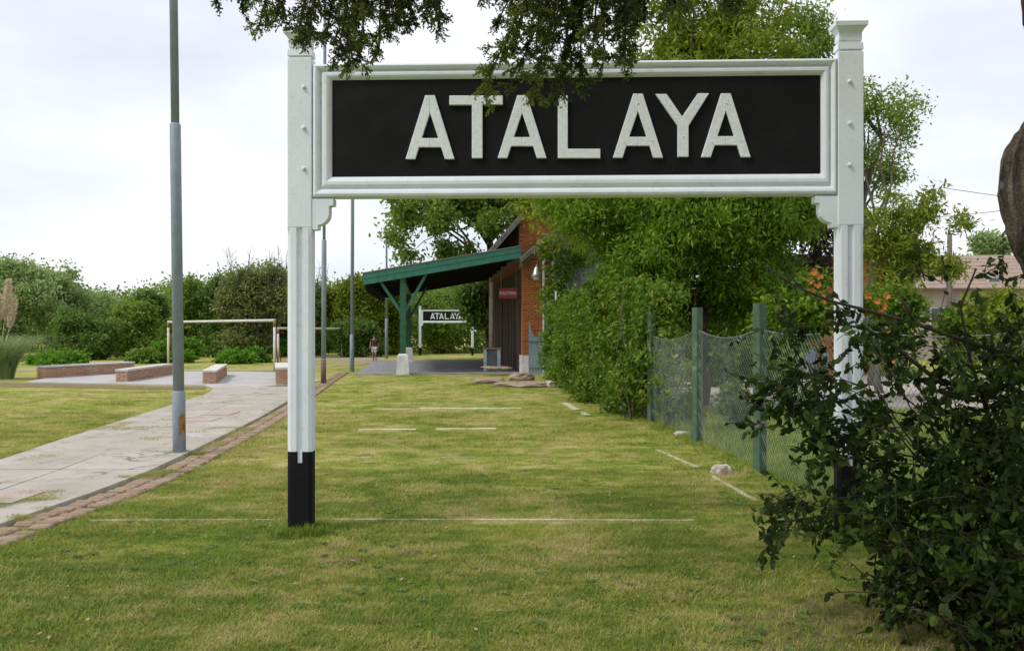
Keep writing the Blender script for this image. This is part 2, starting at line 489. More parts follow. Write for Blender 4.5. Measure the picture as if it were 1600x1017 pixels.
def crown(name, parent, mat, blobs, n_cl, per, cr, ll, lw, seed, droop=.3, shell=.55, up=.5, zmin=.03, keep=None):
    rng = np.random.default_rng(seed)
    p, o, t, c = crown_pts(blobs, n_cl, per, cr, rng, shell)
    ok = p[:, 2] > zmin
    if keep is not None: ok &= keep(p)
    p, o, t = p[ok], o[ok], t[ok]
    v, f = leaves(p, ll, lw, rng, o, droop, up)
    rl = root_loc(parent) if parent is not None else Vector((0, 0, 0))
    me = np_mesh(name, v - np.array(rl), f, t)
    return link(name, me, mat, parent), c

def limb_path(a, b, rng, sag=.0, wob=.12, n=6):
    a = Vector(a); b = Vector(b); Lg = (b - a).length
    pts = []
    for i in range(n + 1):
        t = i / n
        p = a.lerp(b, t)
        if 0 < i < n:
            p += Vector((rng.uniform(-1, 1), rng.uniform(-1, 1), rng.uniform(-1, 1))) * wob * Lg * .35
        p.z += sag * math.sin(t * math.pi) * Lg
        pts.append(p)
    return pts

def trunk(parent, base, top, r0, r1, limbs, seed, mat, lr=.35, name='trunk', wob=.1):
    rng = random.Random(seed)
    mb = MB()
    pts = limb_path(base, top, rng, 0, wob, 7)
    pts[0].z -= .15
    rr = [r0 + (r1 - r0) * i / 7 for i in range(8)]
    rr[0] *= 1.35
    mb.tube(pts, rr, 9)
    for q in limbs:
        k = rng.randint(3, 6)
        s = pts[k]
        lp = limb_path(s, q, rng, .08, .14, 5)
        a = rr[k] * lr * 1.6
        mb.tube(lp, [a * (1 - .82 * i / 5) for i in range(6)], 6)
    return mb.build(name, mat, parent)

def tree(name, label, cat, base, h, blobs, mat, bark, n_cl, per, cr, ll, lw, seed, r0=.18, group=None, droop=.3, shell=.55, nlimb=7, keep=None, top=None, zmin=.03):
    rng = random.Random(seed)
    t = thing(name, label, cat, (base[0], base[1], 0), group)
    o, c = crown('crown', t, mat, blobs, n_cl, per, cr, ll, lw, seed, droop, shell, keep=keep, zmin=zmin)
    cs = [c[rng.randrange(len(c))] for _ in range(nlimb)]
    cs = [Vector(q) for q in cs if q[2] > h * .25]
    trunk(t, (base[0], base[1], 0), top or (base[0] + rng.uniform(-.2, .2), base[1], h * .8), r0, r0 * .25, cs, seed + 1, bark)
    return t

def blobset(cx, cy, z0, z1, wx, wy, n, rng, k=.42):
    bl = []
    for i in range(n):
        a = rng.uniform(0, 6.28); u = rng.uniform(.0, .75)
        t = rng.uniform(.12, .88)
        prof = math.sin(math.pi * (0.18 + .72 * t)) 
        bl.append((cx + math.cos(a) * u * wx * prof, cy + math.sin(a) * u * wy * prof, z0 + (z1 - z0) * t,
                   wx * k * rng.uniform(.8, 1.2), wy * k * rng.uniform(.8, 1.2), (z1 - z0) * .22 * rng.uniform(.8, 1.25)))
    bl.append((cx, cy, z1 - (z1 - z0) * .2, wx * .45, wy * .45, (z1 - z0) * .2))
    return bl

# ------------------------------------------------------------------ ground sheets
def sheet(name, pts, z, mat, kind='structure', thick=0.0, **kw):
    mb = MB()
    n = len(pts)
    if thick:
        mb.add([(x, y, z - thick) for x, y in pts] + [(x, y, z) for x, y in pts],
               [tuple(range(n, 2 * n))] + [(i, (i + 1) % n, n + (i + 1) % n, n + i) for i in range(n)])
    else:
        mb.add([(x, y, z) for x, y in pts], [tuple(range(n))])
    return mb.build(name, mat, None, kind=kind, **kw)

gm = MB()
gm.add([(-900, -60, 0), (900, -60, 0), (900, 1500, 0), (-900, 1500, 0)], [(0, 1, 2, 3)])
gm.build('ground', M['ground'], None, kind='structure')

def interp(pts, y):
    for (x0, y0), (x1, y1) in zip(pts, pts[1:]):
        if y <= y1 or (x1, y1) == pts[-1]:
            return x0 + (x1 - x0) * (y - y0) / (y1 - y0)
PL = [(-5.25, 4.0), G(0, 725), G(130, 680), G(240, 645), G(322, 619), G(338, 607)]
PR = [(-4.08, 4.0), (-4.00, 7.02), (-3.88, 8.7), (-3.90, 9.9), (-4.07, 12.1), (-4.33, 15.1), (-4.72, 18.7), G(500, 598)]
pl = lambda y: interp(PL, y)
pr = lambda y: interp(PR, y)

pathr = tag(bpy.data.objects.new('path', None), kind='structure'); COL.objects.link(pathr); pathr.location = (-4.8, 8, 0)
ys = [4.0]
while ys[-1] < 23.5: ys.append(ys[-1] + 1.42)
ys[-1] = 23.9
for k in range(len(ys) - 1):
    a, b = ys[k] + .004, ys[k + 1] - .004
    for h in (0, 1):
        if h == 0: x0a, x0b, x1a, x1b = pl(a), pl(b), (pl(a) + pr(a)) / 2 - .003, (pl(b) + pr(b)) / 2 - .003
        else: x0a, x0b, x1a, x1b = (pl(a) + pr(a)) / 2 + .003, (pl(b) + pr(b)) / 2 + .003, pr(a), pr(b)
        z = .05 + R.uniform(-.003, .003)
        MB().hexa([(x0a, a, -.1), (x1a, a, -.1), (x1b, b, -.1), (x0b, b, -.1), (x0a, a, z), (x1a, a, z + R.uniform(-.006, .006)), (x1b, b, z), (x0b, b, z)]).build('panel', M['concrete'], pathr)
for (px, py, s) in ((8, 786, .42), (345, 650, .5), (318, 660, .45)):
    x, y = G(px, py)
    MB().box((x, y, .053), (s, s * 1.3, .012)).build('tile', M['redtile'], pathr)

# plaza, soil edge, field path, road
sheet('plaza', [G(40, 598), G(320, 603), G(338, 609), G(450, 603), G(502, 596), G(440, 583), G(330, 581), G(200, 582), G(90, 588)], .03, M['plaza'], thick=.1)
sheet('soil_edge', [G(-60, 598), G(60, 599), G(200, 602.5), G(322, 605.5), G(320, 609), G(200, 608), G(60, 605.5), G(-60, 604)], .012, M['soil'], thick=.05)
sheet('field_path', [G(-40, 577.0), G(250, 576.8), G(430, 577), G(560, 566), G(640, 560), G(640, 562), G(565, 569), G(432, 579.5), G(250, 579.5), G(-40, 580)], .008, M['field_path'])
sheet('bare_patch', [G(440, 560), G(520, 556), G(590, 555), G(600, 563), G(560, 565), G(450, 564)], .006, M['field_path'])
sheet('bare_ground', [(1.05, 4.55), (1.3, 4.15), (1.6, 3.6), (3.4, 3.5), (3.7, 4.9), (3.0, 5.6), (2.3, 5.5), (1.75, 5.2), (1.45, 4.95), (1.15, 4.85)], .005, M['soil'])
sheet('road', [(4.0, 17.4), (40, 15.5), (60, 30), (2.9, 30.5), (3.1, 24)], .010, M['road'])

# brick edging: two bricks across, laid in courses along the path
edg = tag(bpy.data.objects.new('brick_edging', None), kind='structure'); COL.objects.link(edg); edg.location = (-3.8, 6, 0)
bm_brick = []
for k in range(4):
    bm_brick.append(MB().box((0, 0, 0), (.165, .098, .07), bev=.010 + .004 * k).mesh('edging_brick'))
    bm_brick[-1].materials.append(M['edge_brick'])
rest = MB(); cnt = 0
y = 4.3
while y < 32.5:
    x0 = pr(min(y, 26)) + .05 - max(0, y - 26) * .11
    for j in (0, 1):
        if R.random() < .04: continue
        xx = x0 + .085 + j * .178 + R.uniform(-.008, .008)
        zz = R.uniform(-.012, .004)
        if cnt < 300:
            o = bpy.data.objects.new('brick', bm_brick[R.randrange(4)]); COL.objects.link(o); o.parent = edg
            o.location = (xx + 3.8, y - 6, zz)
            o.rotation_euler = (R.uniform(-.04, .04), R.uniform(-.04, .04), R.uniform(-.05, .05)); cnt += 1
        else:
            rest.box((xx, y, zz), (.165, .098, .07))
    y += .108
rest.build('brick_course', M['edge_brick'], edg, kind='stuff')

# lime lines left in the turf, broken and overgrown
LINES = []
def lawn_line(a, b, wd, seed, gap=.25, mat='chalk'):
    LINES.append((a, b, wd))
    rng = random.Random(seed)
    a = Vector((*a, 0)); b = Vector((*b, 0)); d = b - a; Ln = d.length; d.normalize(); s = Vector((-d.y, d.x, 0))
    mb = MB(); t = 0
    while t < Ln:
        l = min(rng.uniform(.15, .7), Ln - t)
        if rng.random() > gap:
            n = 4; vs = []
            for i in range(n + 1):
                q = a + d * (t + l * i / n)
                for sg in (-1, 1): vs.append(q + s * sg * wd * .5 * rng.uniform(.5, 1.2) + Vector((0, 0, .012)))
            lo = [v - Vector((0, 0, .02)) for v in vs]
            m = len(vs)
            fs = [(2 * i, 2 * i + 1, 2 * i + 3, 2 * i + 2) for i in range(n)]
            fs += [(2 * i, 2 * i + 2, m + 2 * i + 2, m + 2 * i) for i in range(n)] + [(2 * i + 1, m + 2 * i + 1, m + 2 * i + 3, 2 * i + 3) for i in range(n)]
            mb.add(vs + lo, fs)
        t += l
    mb.build('lawn_line', M[mat], None, kind='structure')
lawn_line(G(518, 812.5), G(1085, 814), .04, 1, -1)
lawn_line(G(140, 814), G(440, 813), .03, 2, .3)
lawn_line(G(560, 672), G(775, 670), .17, 3, .12, 'lime')
lawn_line(G(535, 640), G(640, 640), .16, 4, .35)
lawn_line(G(655, 638), G(815, 638.5), .24, 5, .06, 'lime')
lawn_line(G(882, 630), G(928, 654), .15, 6, .1, 'lime')
lawn_line(G(1026, 703), G(1090, 731), .06, 7, .05)
lawn_line(G(1112, 744), G(1182, 784), .055, 8, .12)
lawn_line(G(500, 716), G(760, 715), .03, 9, .5)
lawn_line(G(400, 671), G(447, 671), .05, 10, .3)

# ------------------------------------------------------------------ station name sign
class Plane:                         # vertical plane through two ground points; maps photo pixels into the plane
    def __init__(s, a, b):
        s.a = Vector((*a, 0)); s.d = Vector((b[0] - a[0], b[1] - a[1], 0)); s.L = s.d.length; s.d.normalize()
        s.n = Vector((s.d.y, -s.d.x, 0))           # towards the viewer
    def u(s, px):
        k = (px - CX) / F                          # x = k*y
        den = s.d.x - k * s.d.y
        return (k * s.a.y - s.a.x) / den
    def z(s, px, py):
        y = s.a.y + s.d.y * s.u(px)
        return Z(py, y)
    def p(s, u, z, out=0.0): return s.a + s.d * u + Vector((0, 0, z)) + s.n * out

def station_sign(name, label, group):
    pL = (X(471.0, 6.91), 6.91); pR_ = (X(1325.5, 6.75), 6.75)
    S = Plane(pL, pR_)
    root = thing(name, label, 'station sign', ((pL[0] + pR_[0]) / 2, (pL[1] + pR_[1]) / 2, 0), group)
    W, DP = .190, .115
    for (uc, side) in ((0.0, 1), (S.L, -1)):
        mb = MB(); bk = MB()
        h = W / 2; hd = DP / 2
        zu, zt = 2.335, 3.635
        M3 = Matrix(((S.d.x, S.n.x, 0), (S.d.y, S.n.y, 0), (0, 0, 1)))
        mb.box(S.p(uc, (zu + zt) / 2), (W, DP, zt - zu), M3, bev=.006)
        # lower shaft: chamfered corners and a groove down the front and back
        g, gd, c = .024, .026, .026
        def prof(gr=True):
            q = []
            for sy in (1, -1):
                gq = [(g, hd), (g - .006, hd - gd), (-g + .006, hd - gd), (-g, hd)] if gr else []
                q += [(sy * x, sy * y) for x, y in [(h, hd - c * .6), (h - c, hd)] + gq + [(-h + c, hd), (-h, hd - c * .6)]]
            return q
        zb, zg = .622, .535
        mb.prism(prof(), S.p(uc, zb), S.p(uc, zu), S.d, S.n)
        # little pyramid stops where the chamfers end
        for sx in (-1, 1):
            for sy in (-1, 1):
                a0 = S.p(uc + sx * h, zu, sy * hd); a1 = S.p(uc + sx * (h - c), zu, sy * hd); a2 = S.p(uc + sx * h, zu, sy * (hd - c * .6))
                m_ = S.p(uc + sx * (h - c * .5), zu - .07, sy * (hd - c * .3))
                mb.add([a0, a1, a2, m_], [(0, 1, 3), (0, 3, 2), (0, 2, 1), (1, 2, 3)])
        # neck rings and cap
        for (z0, z1, w0, w1) in ((3.635, 3.650, -.026, -.026), (3.650, 3.700, .0, -.008), (3.700, 3.718, -.030, -.030), (3.718, 3.775, -.020, -.020), (3.775, 3.820, -.020, .030), (3.820, 3.852, .048, .052), (3.852, 3.872, .03, -.08)):
            pts = []
            for z, w_ in ((z0, w0), (z1, w1)):
                for (i, j) in ((-1, -1), (1, -1), (1, 1), (-1, 1)):
                    pts.append(S.p(uc + i * (W + w_) / 2, z, -j * (DP + w_) / 2))
            mb.hexa(pts)
        # black foot, square, with the white end of the groove
        post = mb.build('post', M['white'], root)
        bk.prism(prof(), S.p(uc, zg), S.p(uc, zb), S.d, S.n)
        bk.prism(prof(False), S.p(uc, -.3), S.p(uc, zg), S.d, S.n)
        bk.build('foot', M['black'], post)
        fl = MB()
        fl.box(S.p(uc, zg + .040, hd - gd + .006), (g * 2 - .013, .012, .10), M3)
        fl.build('groove_end', M['white'], post)
        for zz in (S.z(479, 140), S.z(479, 203), S.z(479, 266)):
            bt = MB()
            q = S.p(uc + (.035 if side > 0 else -.01), zz, hd)
            bt.tube([q - S.n * .004, q + S.n * .012, q + S.n * .020], [.016, .015, .006], 8)
            bt.build('bolt', M['white'], post)
        # bracket under the board
        br = MB()
        p0 = [(0, 0), (.165, 0), (.165, -.05), (.130, -.055), (.130, -.12), (.122, -.150), (.100, -.178), (.072, -.195), (.045, -.200), (.045, -.235), (0, -.235)]
        zt2 = 2.555
        ue = uc + side * h
        br.prism([(side * x, yv) for x, yv in p0], S.p(ue, zt2, -.05), S.p(ue, zt2, .05), S.d, (0, 0, 1))
        br.build('bracket', M['white'], root)
    # board with its two-step moulded frame
    u0, u1 = W / 2 + .004, S.L - W / 2 - .004
    z0, z1 = 2.565, 3.585
    M3 = Matrix(((S.d.x, S.n.x, 0), (S.d.y, S.n.y, 0), (0, 0, 1)))
    pu0, pu1 = S.u(520.5), S.u(1281)
    pz0, pz1 = S.z(900, 274.5), S.z(900, 123.5)
    MB().box(S.p((u0 + u1) / 2, (pz0 + pz1) / 2, -.004), (pu1 - pu0 + .02, .05, pz1 - pz0 + .02), M3).build('panel', M['black'], root)
    # moulding profile: x = distance in from the outer edge (0..1), y = height towards the viewer
    tk = [(0, -.06), (0, .040), (.06, .056), (.16, .062), (.28, .056), (.38, .040), (.40, .026), (.47, .026), (.49, .040), (.60, .049), (.74, .049), (.86, .040), (1.0, .018), (1.0, -.06)]
    rails = {'top': (u0, u1, z1), 'bottom': (u0, u1, z0)}
    def ring(t):                                     # rectangle at inward fraction t
        return (u0 + (pu0 - u0) * t, u1 + (pu1 - u1) * t, z0 + (pz0 - z0) * t, z1 + (pz1 - z1) * t)
    for nm in ('rail', 'rail', 'stile', 'stile'):
        pass
    def member(nm, pick):
        mb = MB(); vs = []
        for (t, y_) in tk:
            a_, b_ = pick(ring(t))
            vs += [S.p(a_[0], a_[1], y_), S.p(b_[0], b_[1], y_)]
        n = len(tk)
        fs = [(2 * i, 2 * i + 1, 2 * ((i + 1) % n) + 1, 2 * ((i + 1) % n)) for i in range(n)]
        fs += [tuple(2 * i for i in range(n)), tuple(2 * i + 1 for i in range(n))]
        mb.add(vs, fs)
        mb.build(nm, M['white'], root)
    member('rail', lambda r: ((r[0], r[3]), (r[1], r[3])))
    member('rail', lambda r: ((r[0], r[2]), (r[1], r[2])))
    member('stile', lambda r: ((r[0], r[2]), (r[0], r[3])))
    member('stile', lambda r: ((r[1], r[2]), (r[1], r[3])))
    # raised letters, each cut from a board
    def A(x0, x1, yt, yb): 
        xc = (x0 + x1) / 2; s = 15.0; t = 7.5
        hb, hb2 = yb - 32.5, yb - 18.5
        k = (xc - t - x0) / (yb - yt)                # slope of the outer stroke
        xo = lambda y: x0 + k * (yb - y)             # outer left edge
        xi = lambda y: xo(y) + s + .2
        outer = []
        left = [(x0, yb), (xc - t, yt), (xc, yt), (xc, yt + 27), (xi(hb), hb), (xc, hb), (xc, hb2), (xi(hb2), hb2), (x0 + s, yb)]
        return [left, [(2 * xc - x, y_) for x, y_ in left]]
    letters = [
        A(635, 711, 151.5, 250.5),
        [[(703, 152), (786, 152), (786, 166), (754.5, 166), (754.5, 249), (738, 249), (738, 166.5), (703, 166.5)]],
        A(778, 854, 151.5, 249),
        [[(871.5, 152), (887, 152), (887, 234.5), (937.5, 234.5), (937.5, 249), (871.5, 249)]],
        A(957, 1035, 149, 248.5),
        [[(1023, 149.5), (1040.5, 149.5), (1064.5, 184.5), (1089, 148.5), (1106.5, 148.5), (1074.5, 199), (1074.5, 247), (1057.5, 247), (1057.5, 199)]],
        A(1094, 1171, 148.5, 247.5)]
    for li, polys in enumerate(letters):
        mb = MB()
        for pg in polys:
            pts = [(S.u(px), S.z(px, py)) for px, py in pg]
            mb.prism(pts, S.p(0, 0, .018), S.p(0, 0, .046), S.d, (0, 0, 1))
        o = mb.build('letter', M['letter'], root)
        bv = o.modifiers.new('bevel', 'BEVEL'); bv.width = .004; bv.segments = 2; bv.limit_method = 'ANGLE'
        if li >= 4:                                  # nail heads show on the last three letters
            cxp = sum(p[0] for pg in polys for p in pg) / sum(len(pg) for pg in polys)
            if li == 5: nl = [(1045, 167), (1088, 163), (1066, 216)]
            else: nl = [(cxp, 164), (cxp - 22, 224), (cxp + 22, 222)]
            nb = MB()
            for (px, py) in nl:
                q = S.p(S.u(px), S.z(px, py), .045)
                nb.tube([q, q + S.n * .007], [.006, .004], 6)
            nb.build('nail_heads', M['letter'], o, kind='stuff')
    return root
sign = station_sign('station_sign', 'big white framed black station nameboard on two posts standing in the near lawn', 'station nameboards')

def copy_tree(o, parent=None):
    c = o.copy(); COL.objects.link(c)
    if parent is not None: c.parent = parent
    for ch in list(o.children): copy_tree(ch, c)
    return c
fs = copy_tree(sign)
ka = X(656, 55.6); kb = X(738.5, 55.6)
sc = (kb - ka) / 4.18
fs.location = ((ka + kb) / 2, 55.6, 0)
fs.scale = (sc, sc, sc)
fs['label'] = 'small distant ATALAYA nameboard seen under the green canopy, its right end behind leaves'

# ------------------------------------------------------------------ lamp poles
def pole(label, base, top, segs, n=12, rust=False, head=True):
    bx, by = base
    t = thing('lamp_pole', label, 'pole', (bx, by, 0), 'tall grey lamp poles')
    H = top[2]
    at = lambda z: Vector((bx + (top[0] - bx) * z / H, by + (top[1] - by) * z / H, z))
    z = -.2
    for (z1, r) in segs:
        mb = MB(); mb.tube([at(z), at(z1 - .02), at(z1)], [r, r, r * .82], n)
        s = mb.build('shaft', M['pole'], t)
        z = z1 - .05
    if rust:
        mb = MB()
        q0, q1 = at(.28), at(.50)
        r = segs[0][1]
        vs = []; nn = 6
        for q in (q0, q1):
            for i in range(nn):
                a = -.15 - i * .22
                for rr in (r + .003,): vs.append(q + Vector((math.cos(a) * rr, math.sin(a) * rr, R.uniform(-.03, .03))))
        mb.add(vs, [(i, i + 1, nn + i + 1, nn + i) for i in range(nn - 1)])
        mb.build('rust_patch', M['rust'], t)
    if head:
        mb = MB(); q = at(H)
        mb.tube([q, q + Vector((-.25, .0, .22)), q + Vector((-.8, .0, .30))], [.035, .035, .03], 8)
        mb.build('lamp_arm', M['pole'], t)
        mb = MB(); e = q + Vector((-.8, 0, .28))
        mb.tube([e, e + Vector((-.15, 0, .03)), e + Vector((-.5, 0, .0)), e + Vector((-.62, 0, -.02))], [.05, .10, .11, .04], 10)
        mb.build('lamp_head', M['pole'], t)
    return t
b1 = G(280.5, 712)
Y1 = b1[1]
pole('thick grey pole standing at the path edge with an orange rust patch', b1, (X(268, Y1), Y1, 7.6), [(Z(610, Y1), .078), (Z(193, Y1), .066), (7.6, .050)], 14, True)
b2 = G(505.5, 600)
p2 = pole('rust footed grey pole just right of the near sign post', b2, (b2[0] + .05, b2[1], 12.5), [(.75, .075), (Z(375, b2[1]), .070), (12.5, .045)])
MB().tube([(b2[0], b2[1], .0), (b2[0], b2[1], .72)], .077, 12).build('rusty_foot', M['oldrust'], p2)
b3 = G(550, 581)
pole('thin straight grey pole left of the green canopy', b3, (b3[0] + .03, b3[1], 9.2), [(1.4, .085), (9.2, .065)])
b4 = G(604, 560)
pole('faint far grey pole seen between canopy post and walker', b4, (b4[0], b4[1], 6.6), [(2.2, .09), (6.6, .055)], head=False)

# ------------------------------------------------------------------ platform canopy
D = Vector((-.098, 1, 0)).normalized()               # along the station
E = Vector((D.y, -D.x, 0))                           # across, to the right
Pb = Vector((*G(629.5, 585), 0))
front = Plane((Pb.x, Pb.y), (Pb.x + E.x, Pb.y + E.y))
can = thing('platform_canopy', 'green lean-to platform canopy on braced posts with white pedestals', 'canopy', tuple(Pb))
uL, zL = front.u(568.5), front.z(568.5, 428)
uR, zR = front.u(813.5), front.z(813.5, 386)
LEN = 15.5
FT = .40
def cp(u, z, v): return front.a + E * u + D * v + Vector((0, 0, z))
slope = (zR - zL) / (uR - uL)
def roofz(u): return zL + slope * (u - uL)
def slab(u0, u1, v0, v1, dz0, dz1):
    q = []
    for dz in (dz0, dz1):
        q += [cp(u0, roofz(u0) + dz, v0), cp(u1, roofz(u1) + dz, v0), cp(u1, roofz(u1) + dz, v1), cp(u0, roofz(u0) + dz, v1)]
    return q
um = front.u(771)
MB().hexa(slab(uL, um - .004, -.28, -.235, -FT * .48, 0)).build('fascia_board', M['green'], can)
MB().hexa(slab(um + .004, uR, -.28, -.235, -FT * .48, 0)).build('fascia_board', M['green'], can)
MB().hexa(slab(uL + .01, uR, -.268, -.232, -FT, -FT * .48 - .006)).build('fascia_board', M['green'], can)
MB().hexa(slab(uL - .03, uR + .02, -.30, LEN + .1, .004, .035)).build('roof_sheet', M['greyroof'], can)
MB().hexa(slab(uL - .02, uL + .02, -.23, LEN, -.20, 0)).build('eave_board', M['dgreen'], can)
nb = 12
for k in range(nb):                                  # soffit boards
    a = uL + .03 + (uR - uL - .05) * k / nb; b = uL + .03 + (uR - uL - .05) * (k + 1) / nb - .012
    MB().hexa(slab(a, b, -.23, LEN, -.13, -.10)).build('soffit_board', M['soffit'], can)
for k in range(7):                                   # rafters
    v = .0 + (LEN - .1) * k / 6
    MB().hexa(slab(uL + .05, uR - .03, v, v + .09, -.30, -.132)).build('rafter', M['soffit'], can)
# saw-tooth valance under the eave, as notched boards
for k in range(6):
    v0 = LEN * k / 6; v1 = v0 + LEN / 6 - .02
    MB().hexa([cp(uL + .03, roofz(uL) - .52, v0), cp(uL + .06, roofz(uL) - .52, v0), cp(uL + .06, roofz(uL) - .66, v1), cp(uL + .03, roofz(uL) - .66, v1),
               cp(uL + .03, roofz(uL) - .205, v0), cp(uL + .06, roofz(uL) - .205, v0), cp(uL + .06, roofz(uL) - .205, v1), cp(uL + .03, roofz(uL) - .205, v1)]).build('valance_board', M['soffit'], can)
zbeam = roofz(0) - .42
MB().bar(cp(0, zbeam, -.15), cp(0, zbeam, LEN - .1), .18, .2).build('beam', M['dgreen'], can)
def canopy_post(v):
    mb = MB(); s = .105
    mb.hexa([cp(i * s, .60, v + j * s) for i, j in ((-1, -1), (1, -1), (1, 1), (-1, 1))] + [cp(i * s * .95, zbeam - .1, v + j * s * .95) for i, j in ((-1, -1), (1, -1), (1, 1), (-1, 1))])
    mb.build('post', M['dgreen'], can)
    mb = MB()
    mb.hexa([cp(i * .235, -.1, v + j * .235) for i, j in ((-1, -1), (1, -1), (1, 1), (-1, 1))] + [cp(i * .19, .66, v + j * .19) for i, j in ((-1, -1), (1, -1), (1, 1), (-1, 1))])
    mb.hexa([cp(i * .19, .66, v + j * .19) for i, j in ((-1, -1), (1, -1), (1, 1), (-1, 1))] + [cp(i * .13, .73, v + j * .13) for i, j in ((-1, -1), (1, -1), (1, 1), (-1, 1))])
    mb.build('pedestal', M['plinth'], can)
    zk = front.z(629, 487)
    for (u, dz) in ((front.u(594), -.40), (front.u(668), -.36)):
        MB().bar(cp(math.copysign(.08, u), zk, v), cp(u, roofz(u) + dz + .05, v), .09, .10).build('brace', M['green'], can)
    MB().bar(cp(0, zk, v + .08), cp(0, zbeam - .05, v + .9), .09, .1).build('brace', M['dgreen'], can)
canopy_post(0.0); canopy_post(11.6)
sheet('platform', [tuple(cp(-1.7, 0, -.12).xy), tuple(cp(5.3, 0, -.12).xy), tuple(cp(5.3, 0, 15).xy), tuple(cp(-1.7, 0, 15).xy)], .035, M['platform'], thick=.1)

# ------------------------------------------------------------------ station building
st = thing('station_building', 'orange brick station house with steep gable behind leaves', 'building', tuple(cp(front.u(816), 0, 0)))
uw = front.u(816)                                    # platform-side wall face
u_end = uw + 5.6
wing1 = front.u(849)                                 # right edge of visible brick pier
wing_u1 = uw + 2.2
ztop = front.z(816, 404)
# wing front wall backing + pier bricks one by one
MB().hexa([cp(uw + .02, -.1, .14), cp(wing_u1, -.1, .14), cp(wing_u1, -.1, 1.4), cp(uw + .02, -.1, 1.4), cp(uw + .02, ztop, .14), cp(wing_u1, ztop, .14), cp(wing_u1, ztop, 1.4), cp(uw + .02, ztop, 1.4)]).build('wall', M['mortar'], st)
bl_, bh_, bd_ = .222, .062, .11
sb = MB().box((0, 0, 0), (bl_, bd_, bh_), Matrix(((E.x, D.x, 0), (E.y, D.y, 0), (0, 0, 1))), bev=.004).mesh('brick'); sb.materials.append(M['brick'])
sbh = MB().box((0, 0, 0), (bl_ / 2 - .006, bd_, bh_), Matrix(((E.x, D.x, 0), (E.y, D.y, 0), (0, 0, 1))), bev=.004).mesh('brick'); sbh.materials.append(M['brick'])
rl = root_loc(st)
row = 0; z = .70
while z < ztop - .03:
    u = uw; u_lim = wing1 + .02
    if row % 2:
        o = link('brick', sbh, None, st); o.location = cp(u + bl_ / 4, z, .082 + R.uniform(-.003, .003)) - rl; u += bl_ / 2 + .008
    while u < u_lim:
        o = link('brick', sb, None, st); o.location = cp(u + bl_ / 2, z, .082 + R.uniform(-.003, .003)) - rl; u += bl_ + .012
    z += bh_ + .013; row += 1
MB().hexa([cp(uw - .03, -.1, -.03), cp(wing1 + .1, -.1, -.03), cp(wing1 + .1, -.1, .13), cp(uw - .03, -.1, .13), cp(uw - .03, .66, -.03), cp(wing1 + .1, .66, -.03), cp(wing1 + .1, .66, .13), cp(uw - .03, .66, .13)]).build('plinth', M['plinth'], st)
def brick_skin(name, u0, u1, v0, v1, z0, z1, clip=None, side=False):
    mb = MB(); z = z0; row = 0; tl = []
    a0, a1 = (v0, v1) if side else (u0, u1)
    while z < z1:
        q = a0 + (bl_ / 2 if row % 2 else 0)
        while q + bl_ < a1:
            if clip is None or clip(q + bl_ / 2, z):
                if side: pts = [cp(u0, z + k, v) for k in (0, bh_) for v in (q, q + bl_)]
                jit = R.uniform(-.004, .004)
                if side: mb.hexa([cp(u0 - .01 + jit, z, q), cp(u0 + .05, z, q), cp(u0 + .05, z, q + bl_), cp(u0 - .01 + jit, z, q + bl_), cp(u0 - .01 + jit, z + bh_, q), cp(u0 + .05, z + bh_, q), cp(u0 + .05, z + bh_, q + bl_), cp(u0 - .01 + jit, z + bh_, q + bl_)])
                else: mb.hexa([cp(q, z, v0 + jit), cp(q + bl_, z, v0 + jit), cp(q + bl_, z, v0 + .06), cp(q, z, v0 + .06), cp(q, z + bh_, v0 + jit), cp(q + bl_, z + bh_, v0 + jit), cp(q + bl_, z + bh_, v0 + .06), cp(q, z + bh_, v0 + .06)])
                tl += [R.random()] * 6
            q += bl_ + .012
        z += bh_ + .013; row += 1
    me = mb.mesh(name, root_loc(st))
    a = me.attributes.new('tint', 'FLOAT', 'FACE'); a.data.foreach_set('value', tl)
    return tag(link(name, me, M['brick'], st), kind='stuff')
# main block and gable
ue0, ze0 = front.u(768), front.z(768, 388)
gs = (front.z(830, 318) - ze0) / (front.u(830) - ue0)
uap = uw + 2.75
zap = ze0 + gs * (uap - ue0)
V1 = 1.45; BL = 17.0
MB().add([cp(uw + .05, -.1, V1 + .06), cp(u_end, -.1, V1 + .06), cp(u_end, ze0 + .9, V1 + .06), cp(uap, zap - .15, V1 + .06), cp(uw + .05, ze0 + gs * (uw - ue0) - .15, V1 + .06),
          cp(uw + .05, -.1, BL), cp(u_end, -.1, BL), cp(u_end, ze0 + .9, BL), cp(uap, zap - .15, BL), cp(uw + .05, ze0 + gs * (uw - ue0) - .15, BL)],
         [(0, 1, 2, 3, 4), (9, 8, 7, 6, 5), (0, 4, 9, 5), (1, 6, 7, 2), (4, 3, 8, 9), (3, 2, 7, 8)]).build('wall', M['mortar'], st)
brick_skin('gable_bricks', uw + .05, u_end, V1, 0, ztop - .1, zap, lambda u, z: z < min(ze0 + gs * (u - ue0), zap - gs * (u - uap)) - .25)
brick_skin('side_bricks', uw + .03, 0, 1.5, BL, .66, 4.1, None, True)
for sgn in (-1, 1):                                  # steep roof slopes with their verge boards
    e = (ue0, ze0) if sgn < 0 else (2 * uap - ue0, ze0)
    q = []
    for dz in (0, .07):
        q += [cp(e[0], e[1] + dz, V1 - .35), cp(uap, zap + dz, V1 - .35), cp(uap, zap + dz, BL + .3), cp(e[0], e[1] + dz, BL + .3)]
    MB().hexa(q).build('roof', M['greyroof'], st)
    q = []
    for dz in (-.22, -.005):
        q += [cp(e[0], e[1] + dz, V1 - .40), cp(uap, zap + dz, V1 - .40), cp(uap, zap + dz, V1 - .355), cp(e[0], e[1] + dz, V1 - .355)]
    MB().hexa(q).build('barge_board', M['barge'], st)
